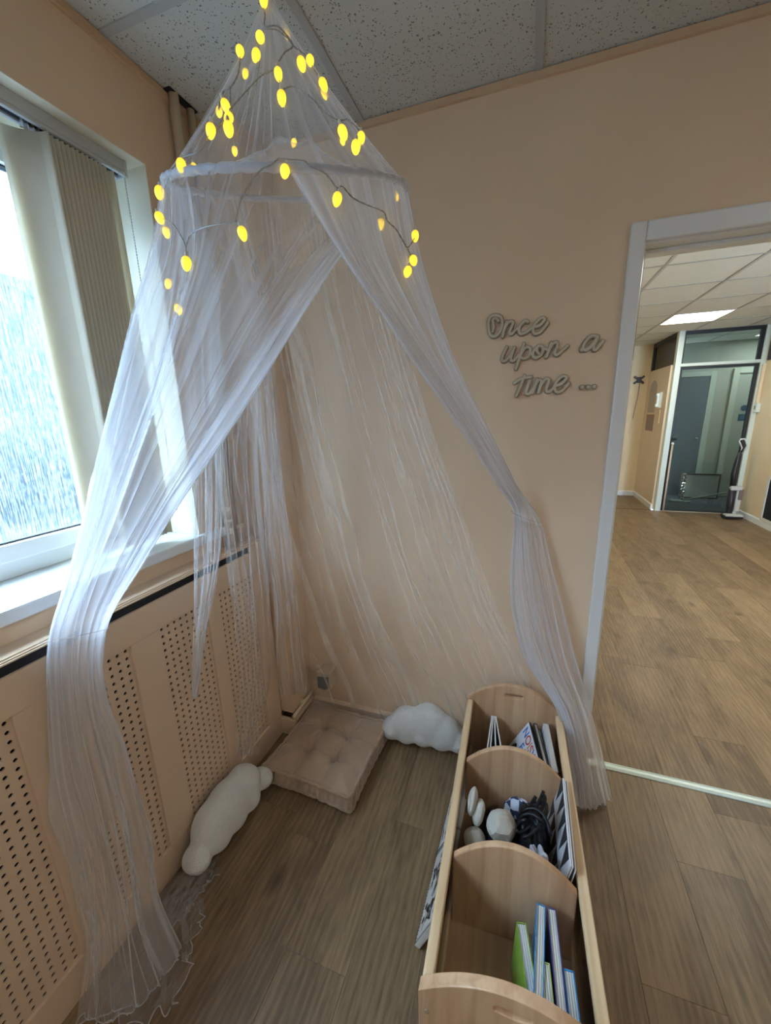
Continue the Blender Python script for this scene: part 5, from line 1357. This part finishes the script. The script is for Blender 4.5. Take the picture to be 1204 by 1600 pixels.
# ceiling light panel
clp = empty('ceiling_light', (2.945, 4.385, H), label='lit square white light panel in the tiled ceiling of the next room', cat='ceiling light')
MB().box((2.66, 4.10, H - .006), (3.23, 4.67, H + .001)).build('frame', mat('white_light_frame', (.8, .8, .8), .4), clp, world=True)
MB().box((2.675, 4.115, H - .0075), (3.215, 4.655, H - .0062)).build('diffuser', mat('lit_diffuser', (.9, .9, .9), .5, emit=(1, .97, .95), estr=5.0), clp, world=True)
l1 = area_light('ceiling_light_lamp', (2.945, 4.385, H - .012), (0, 0, 0), .54, .54, 8.5, (1, .985, .82))
l1.parent = clp; l1.location = (0, 0, -.012)
clp2 = empty('ceiling_light', (2.945, 1.87, H), label='second light panel in the next room ceiling, nearer the doorway and out of sight', cat='ceiling light')
MB().box((2.66, 1.585, H - .006), (3.23, 2.155, H + .001)).build('frame', mat('white_light_frame', (.8, .8, .8), .4), clp2, world=True)
MB().box((2.675, 1.6, H - .0075), (3.215, 2.14, H - .0062)).build('diffuser', mat('lit_diffuser', (.9, .9, .9), .5), clp2, world=True)
l2 = area_light('ceiling_light_lamp', (0, 0, 0), (0, 0, 0), .54, .54, 8.5, (1, .985, .82)); l2.parent = clp2; l2.location = (0, 0, -.012)
# wall fittings
m_int = mat('white_intercom_plastic', (.74, .80, .74), .35)
ic = empty('wall_phone', (3.045, 5.62, 1.64), label='white handset phone on the wall beside the pale post', cat='phone')
MB().box((3.012, 5.585, 1.53), (3.05, 5.665, 1.76)).build('body', m_int, ic, world=True, bevel=.008)
hs = MB(); hs.box((2.985, 5.60, 1.545), (3.012, 5.635, 1.745)); hs.box((2.972, 5.598, 1.545), (2.986, 5.637, 1.59)); hs.box((2.972, 5.598, 1.70), (2.986, 5.637, 1.745))
hs.build('handset', m_int, ic, world=True, bevel=.006)
MB().box((3.036, 5.59, 1.30), (3.05, 5.63, 1.50)).build('cable_cover', m_wall2, ic, world=True, bevel=.003)
nb1 = empty('notice_sheet', (3.048, 6.12, 1.65), label='grey arched paper sheet high on the peach side wall', cat='paper')
pts = [(5.92, 1.46), (6.30, 1.46)] + [(6.11 + .19 * math.cos(a), 1.80 + .16 * math.sin(a)) for a in np.linspace(0, PI, 14)]
MB().prism(pts, 3.047, 3.0495, M=Matrix(((0, 0, 1, 0), (1, 0, 0, 0), (0, 1, 0, 0), (0, 0, 0, 1)))).build('sheet', mat('grey_paper', (.48, .42, .38), .8), nb1, world=True)
nb2 = empty('notice_sheet', (3.048, 6.08, 1.3), label='brown grey rectangular sheet beneath the arched one on the side wall', cat='paper')
MB().box((3.0465, 5.88, 1.17), (3.0495, 6.30, 1.43)).build('sheet', mat('brown_grey_paper', (.36, .27, .22), .8), nb2, world=True)
bk = empty('wall_bracket', (2.93, 6.49, 1.99), label='black cross shaped wall bracket with a hanging cord on the far wall', cat='bracket')
bx_ = MB()
for a in (rad(38), rad(-38)): bx_.box((-.095, -.016, 0), (.095, .016, .03), M=Matrix.Translation((2.91, 6.4995, 2.0)) @ Matrix.Rotation(PI / 2, 4, 'X') @ Matrix.Rotation(a, 4, 'Z'))
bx_.box((-.03, -.045, 0), (.03, .045, .05), M=Matrix.Translation((2.91, 6.4995, 2.0)) @ Matrix.Rotation(PI / 2, 4, 'X'))
bx_.build('plate', m_black, bk, world=True, bevel=.004)
MB().tube([(2.93, 6.485, 1.96), (2.92, 6.487, 1.7), (2.885, 6.49, 1.36)], .004, 6).build('cord', mat('grey_cord', (.18, .17, .15), .6), bk, world=True)
cdt = empty('cable_conduit', (4.09, 5.31, 1.5), label='cream cable conduit running down the right post to a switch box', cat='conduit')
MB().box((4.062, 5.285, 1.56), (4.098, 5.315, 2.06)).build('conduit', m_wall2, cdt, world=True, bevel=.004)
swb = empty('switch_box', (4.08, 5.27, 1.5), label='white surface switch box at the lower end of the cream conduit', cat='switch')
MB().box((4.055, 5.235, 1.44), (4.099, 5.315, 1.56)).build('box', m_int, swb, world=True, bevel=.004)
MB().box((4.049, 5.262, 1.475), (4.055, 5.288, 1.525)).build('rocker', mat('green_tinted_rocker', (.16, .24, .15), .4), swb, world=True, bevel=.001)
nbd = empty('notice_board', (4.095, 4.3, .37), label='black board in a white frame low on the cream right wall', cat='board')
MB().box((4.090, 3.70, .12), (4.098, 4.66, .62)).build('board', m_dark, nbd, world=True)
f7 = MB(); f7.box((4.082, 3.66, .08), (4.0995, 4.70, .12)); f7.box((4.082, 3.66, .62), (4.0995, 4.70, .66)); f7.box((4.082, 4.66, .12), (4.0995, 4.70, .62)); f7.box((4.082, 3.66, .12), (4.0995, 3.70, .62))
f7.build('frame', m_white, nbd, world=True, bevel=.002)
dkw = empty('dark_high_panel', (4.095, 4.6, 2.3), label='dark glazed panel high on the right wall beside the ceiling', cat='panel')
MB().box((4.085, 3.9, 2.10), (4.0995, 5.28, 2.52)).build('pane', m_black, dkw, world=True, bevel=.002)
# upright floor cleaner by the post
vc = empty('floor_cleaner', (3.93, 5.03, 0), label='black and silver upright floor cleaner standing by the glass door', cat='vacuum cleaner')
m_sil = mat('silver_plastic', (.62, .63, .60), .3, .2); m_vb = mat('black_vacuum_plastic', (.018, .018, .022), .35)
VX, VY = 3.90, 5.05
MB().box((VX - .13, VY - .14, .018), (VX + .15, VY + .07, .06)).build('floor_head', m_vb, vc, world=True, bevel=.014)
MB().box((VX - .125, VY - .145, .045), (VX + .145, VY - .03, .075)).build('head_trim', m_sil, vc, world=True, bevel=.01)
rl = MB()
for sx in (-.10, .11): rl.lathe([(.016, -.02), (.018, 0), (.016, .02)], 12, M=Matrix.Translation((VX + sx, VY + .02, .018)) @ Matrix.Rotation(PI / 2, 4, 'Y'))
rl.build('roller', m_vb, vc, world=True)
bd = MB(); bd.tube([(VX - .02, VY, .06), (VX - .025, VY + .01, .20), (VX - .03, VY + .02, .42)], [.045, .058, .055], 14)
bd.build('body', m_vb, vc, world=True, smooth=True)
tk = MB(); tk.box((VX + .03, VY - .03, .10), (VX + .115, VY + .06, .44)); tk.build('clean_tank', m_sil, vc, world=True, bevel=.018)
MB().box((VX + .055, VY - .05, .27), (VX + .13, VY - .02, .42)).build('dirt_tank', mat('smoked_tank', (.22, .17, .15), .15), vc, world=True, bevel=.012)
MB().box((VX - .075, VY - .05, .40), (VX + .10, VY + .05, .46)).build('collar', m_sil, vc, world=True, bevel=.012)
MB().tube([(VX - .03, VY + .02, .44), (VX - .05, VY + .02, .62), (VX - .035, VY + .02, .80), (VX - .02, VY + .015, .92)], [.046, .045, .038, .025], 12).build('upper_body', m_vb, vc, world=True, smooth=True)
MB().tube([(VX - .012, VY + .01, .90), (VX - .01, VY, .98), (VX - .07, VY - .01, 1.07), (VX - .055, VY - .01, 1.095), (VX + .0, VY - .01, 1.10), (VX + .05, VY, 1.02), (VX + .045, VY, .95), (VX + .01, VY + .01, .90)], .011, 8).build('handle', m_sil, vc, world=True, smooth=True)
MB().tube([(VX - .01, VY, .92), (VX + .03, VY, 1.01), (VX - .01, VY - .005, 1.08)], .018, 8).build('grip', m_vb, vc, world=True, smooth=True)
vc.scale = (.74, .74, 1.0)
# beyond the glass: low framed panel, foil streamer, long mop
lp_ = empty('leaning_panel', (3.95, 6.4, 0), label='low pale framed panel leaning on the corridor wall behind the glass door', cat='panel')
MB().box((3.74, 6.44, .02), (4.25, 6.46, .40)).build('panel', mat('pale_grey_panel', (.42, .44, .41), .3), lp_, world=True)
f8 = MB(); f8.box((3.72, 6.43, .40), (4.27, 6.47, .425)); f8.box((3.72, 6.43, 0), (4.27, 6.47, .02)); f8.box((4.25, 6.43, .02), (4.27, 6.47, .40)); f8.box((3.72, 6.43, .02), (3.74, 6.47, .40))
f8.build('frame', mat('dark_taupe_frame', (.10, .085, .07), .5), lp_, world=True)
fs_ = empty('foil_streamer', (3.70, 6.2, 0), label='crinkled silver foil streamer standing by the low panel', cat='streamer')
t = np.linspace(0, 1, 26)
MB().tube([(3.70 + .015 * math.sin(k * 31), 6.25 + .015 * math.cos(k * 23), .02 + .43 * k) for k in t], [.022 + .012 * math.sin(k * 53) for k in t], 7).build('foil', mat('silver_foil', (.7, .68, .64), .18, .95), fs_, world=True)
mp_ = empty('flat_mop', (3.75, 6.05, 0), label='flat mop lying low with its dark handle behind the glass door', cat='mop')
MB().box((-.14, -.05, 0), (.14, .05, .03), M=Matrix.Translation((3.62, 6.05, .004)) @ Matrix.Rotation(rad(-18), 4, 'Z')).build('mop_head', mat('grey_mop_head', (.26, .28, .25), .9), mp_, world=True, bevel=.008)
MB().tube([(3.64, 6.05, .03), (4.02, 5.80, .20), (4.10, 5.75, .235)], .015, 8).build('handle', mat('grey_green_handle', (.24, .30, .26), .4), mp_, world=True, smooth=True)
bb = empty('folded_sheet', (3.30, 6.33, 0), label='folded blue grey sheet heaped on the corridor carpet behind the glass', cat='sheet')
u, v = np.meshgrid(np.linspace(0, 2 * PI, 40)[:-1], np.linspace(.0, 1, 10))
P = np.stack([3.31 + .15 * np.cos(u) * (1 - v * .8), 6.36 + .2 * np.sin(u) * (1 - v * .7), .005 + .20 * v ** .8 * (1 - .4 * np.cos(u)) + .015 * np.sin(5 * u)], -1)
MB().grid(P, cu=True).build('sheet', mat('blue_grey_sheet', (.13, .16, .19), .6), bb, world=True, smooth=True)

cl3 = empty('ceiling_light', (4.6, 6.05, H), label='light panel in the corridor ceiling behind the partition', cat='ceiling light')  # lamp added out of sight to brighten the corridor behind the glass
MB().box((-.285, -.285, -.009), (.285, .285, .0)).build('frame', m_lay, cl3)
MB().box((-.27, -.27, -.0105), (.27, .27, -.0092)).build('diffuser', mat('corridor_diffuser', (.9, .9, .9), .5, emit=(1, .97, .95), estr=2.0), cl3)
l3 = area_light('ceiling_light_lamp', (0, 0, -.014), (0, 0, 0), .54, .54, 9.0, (.92, 1, .96)); l3.parent = cl3
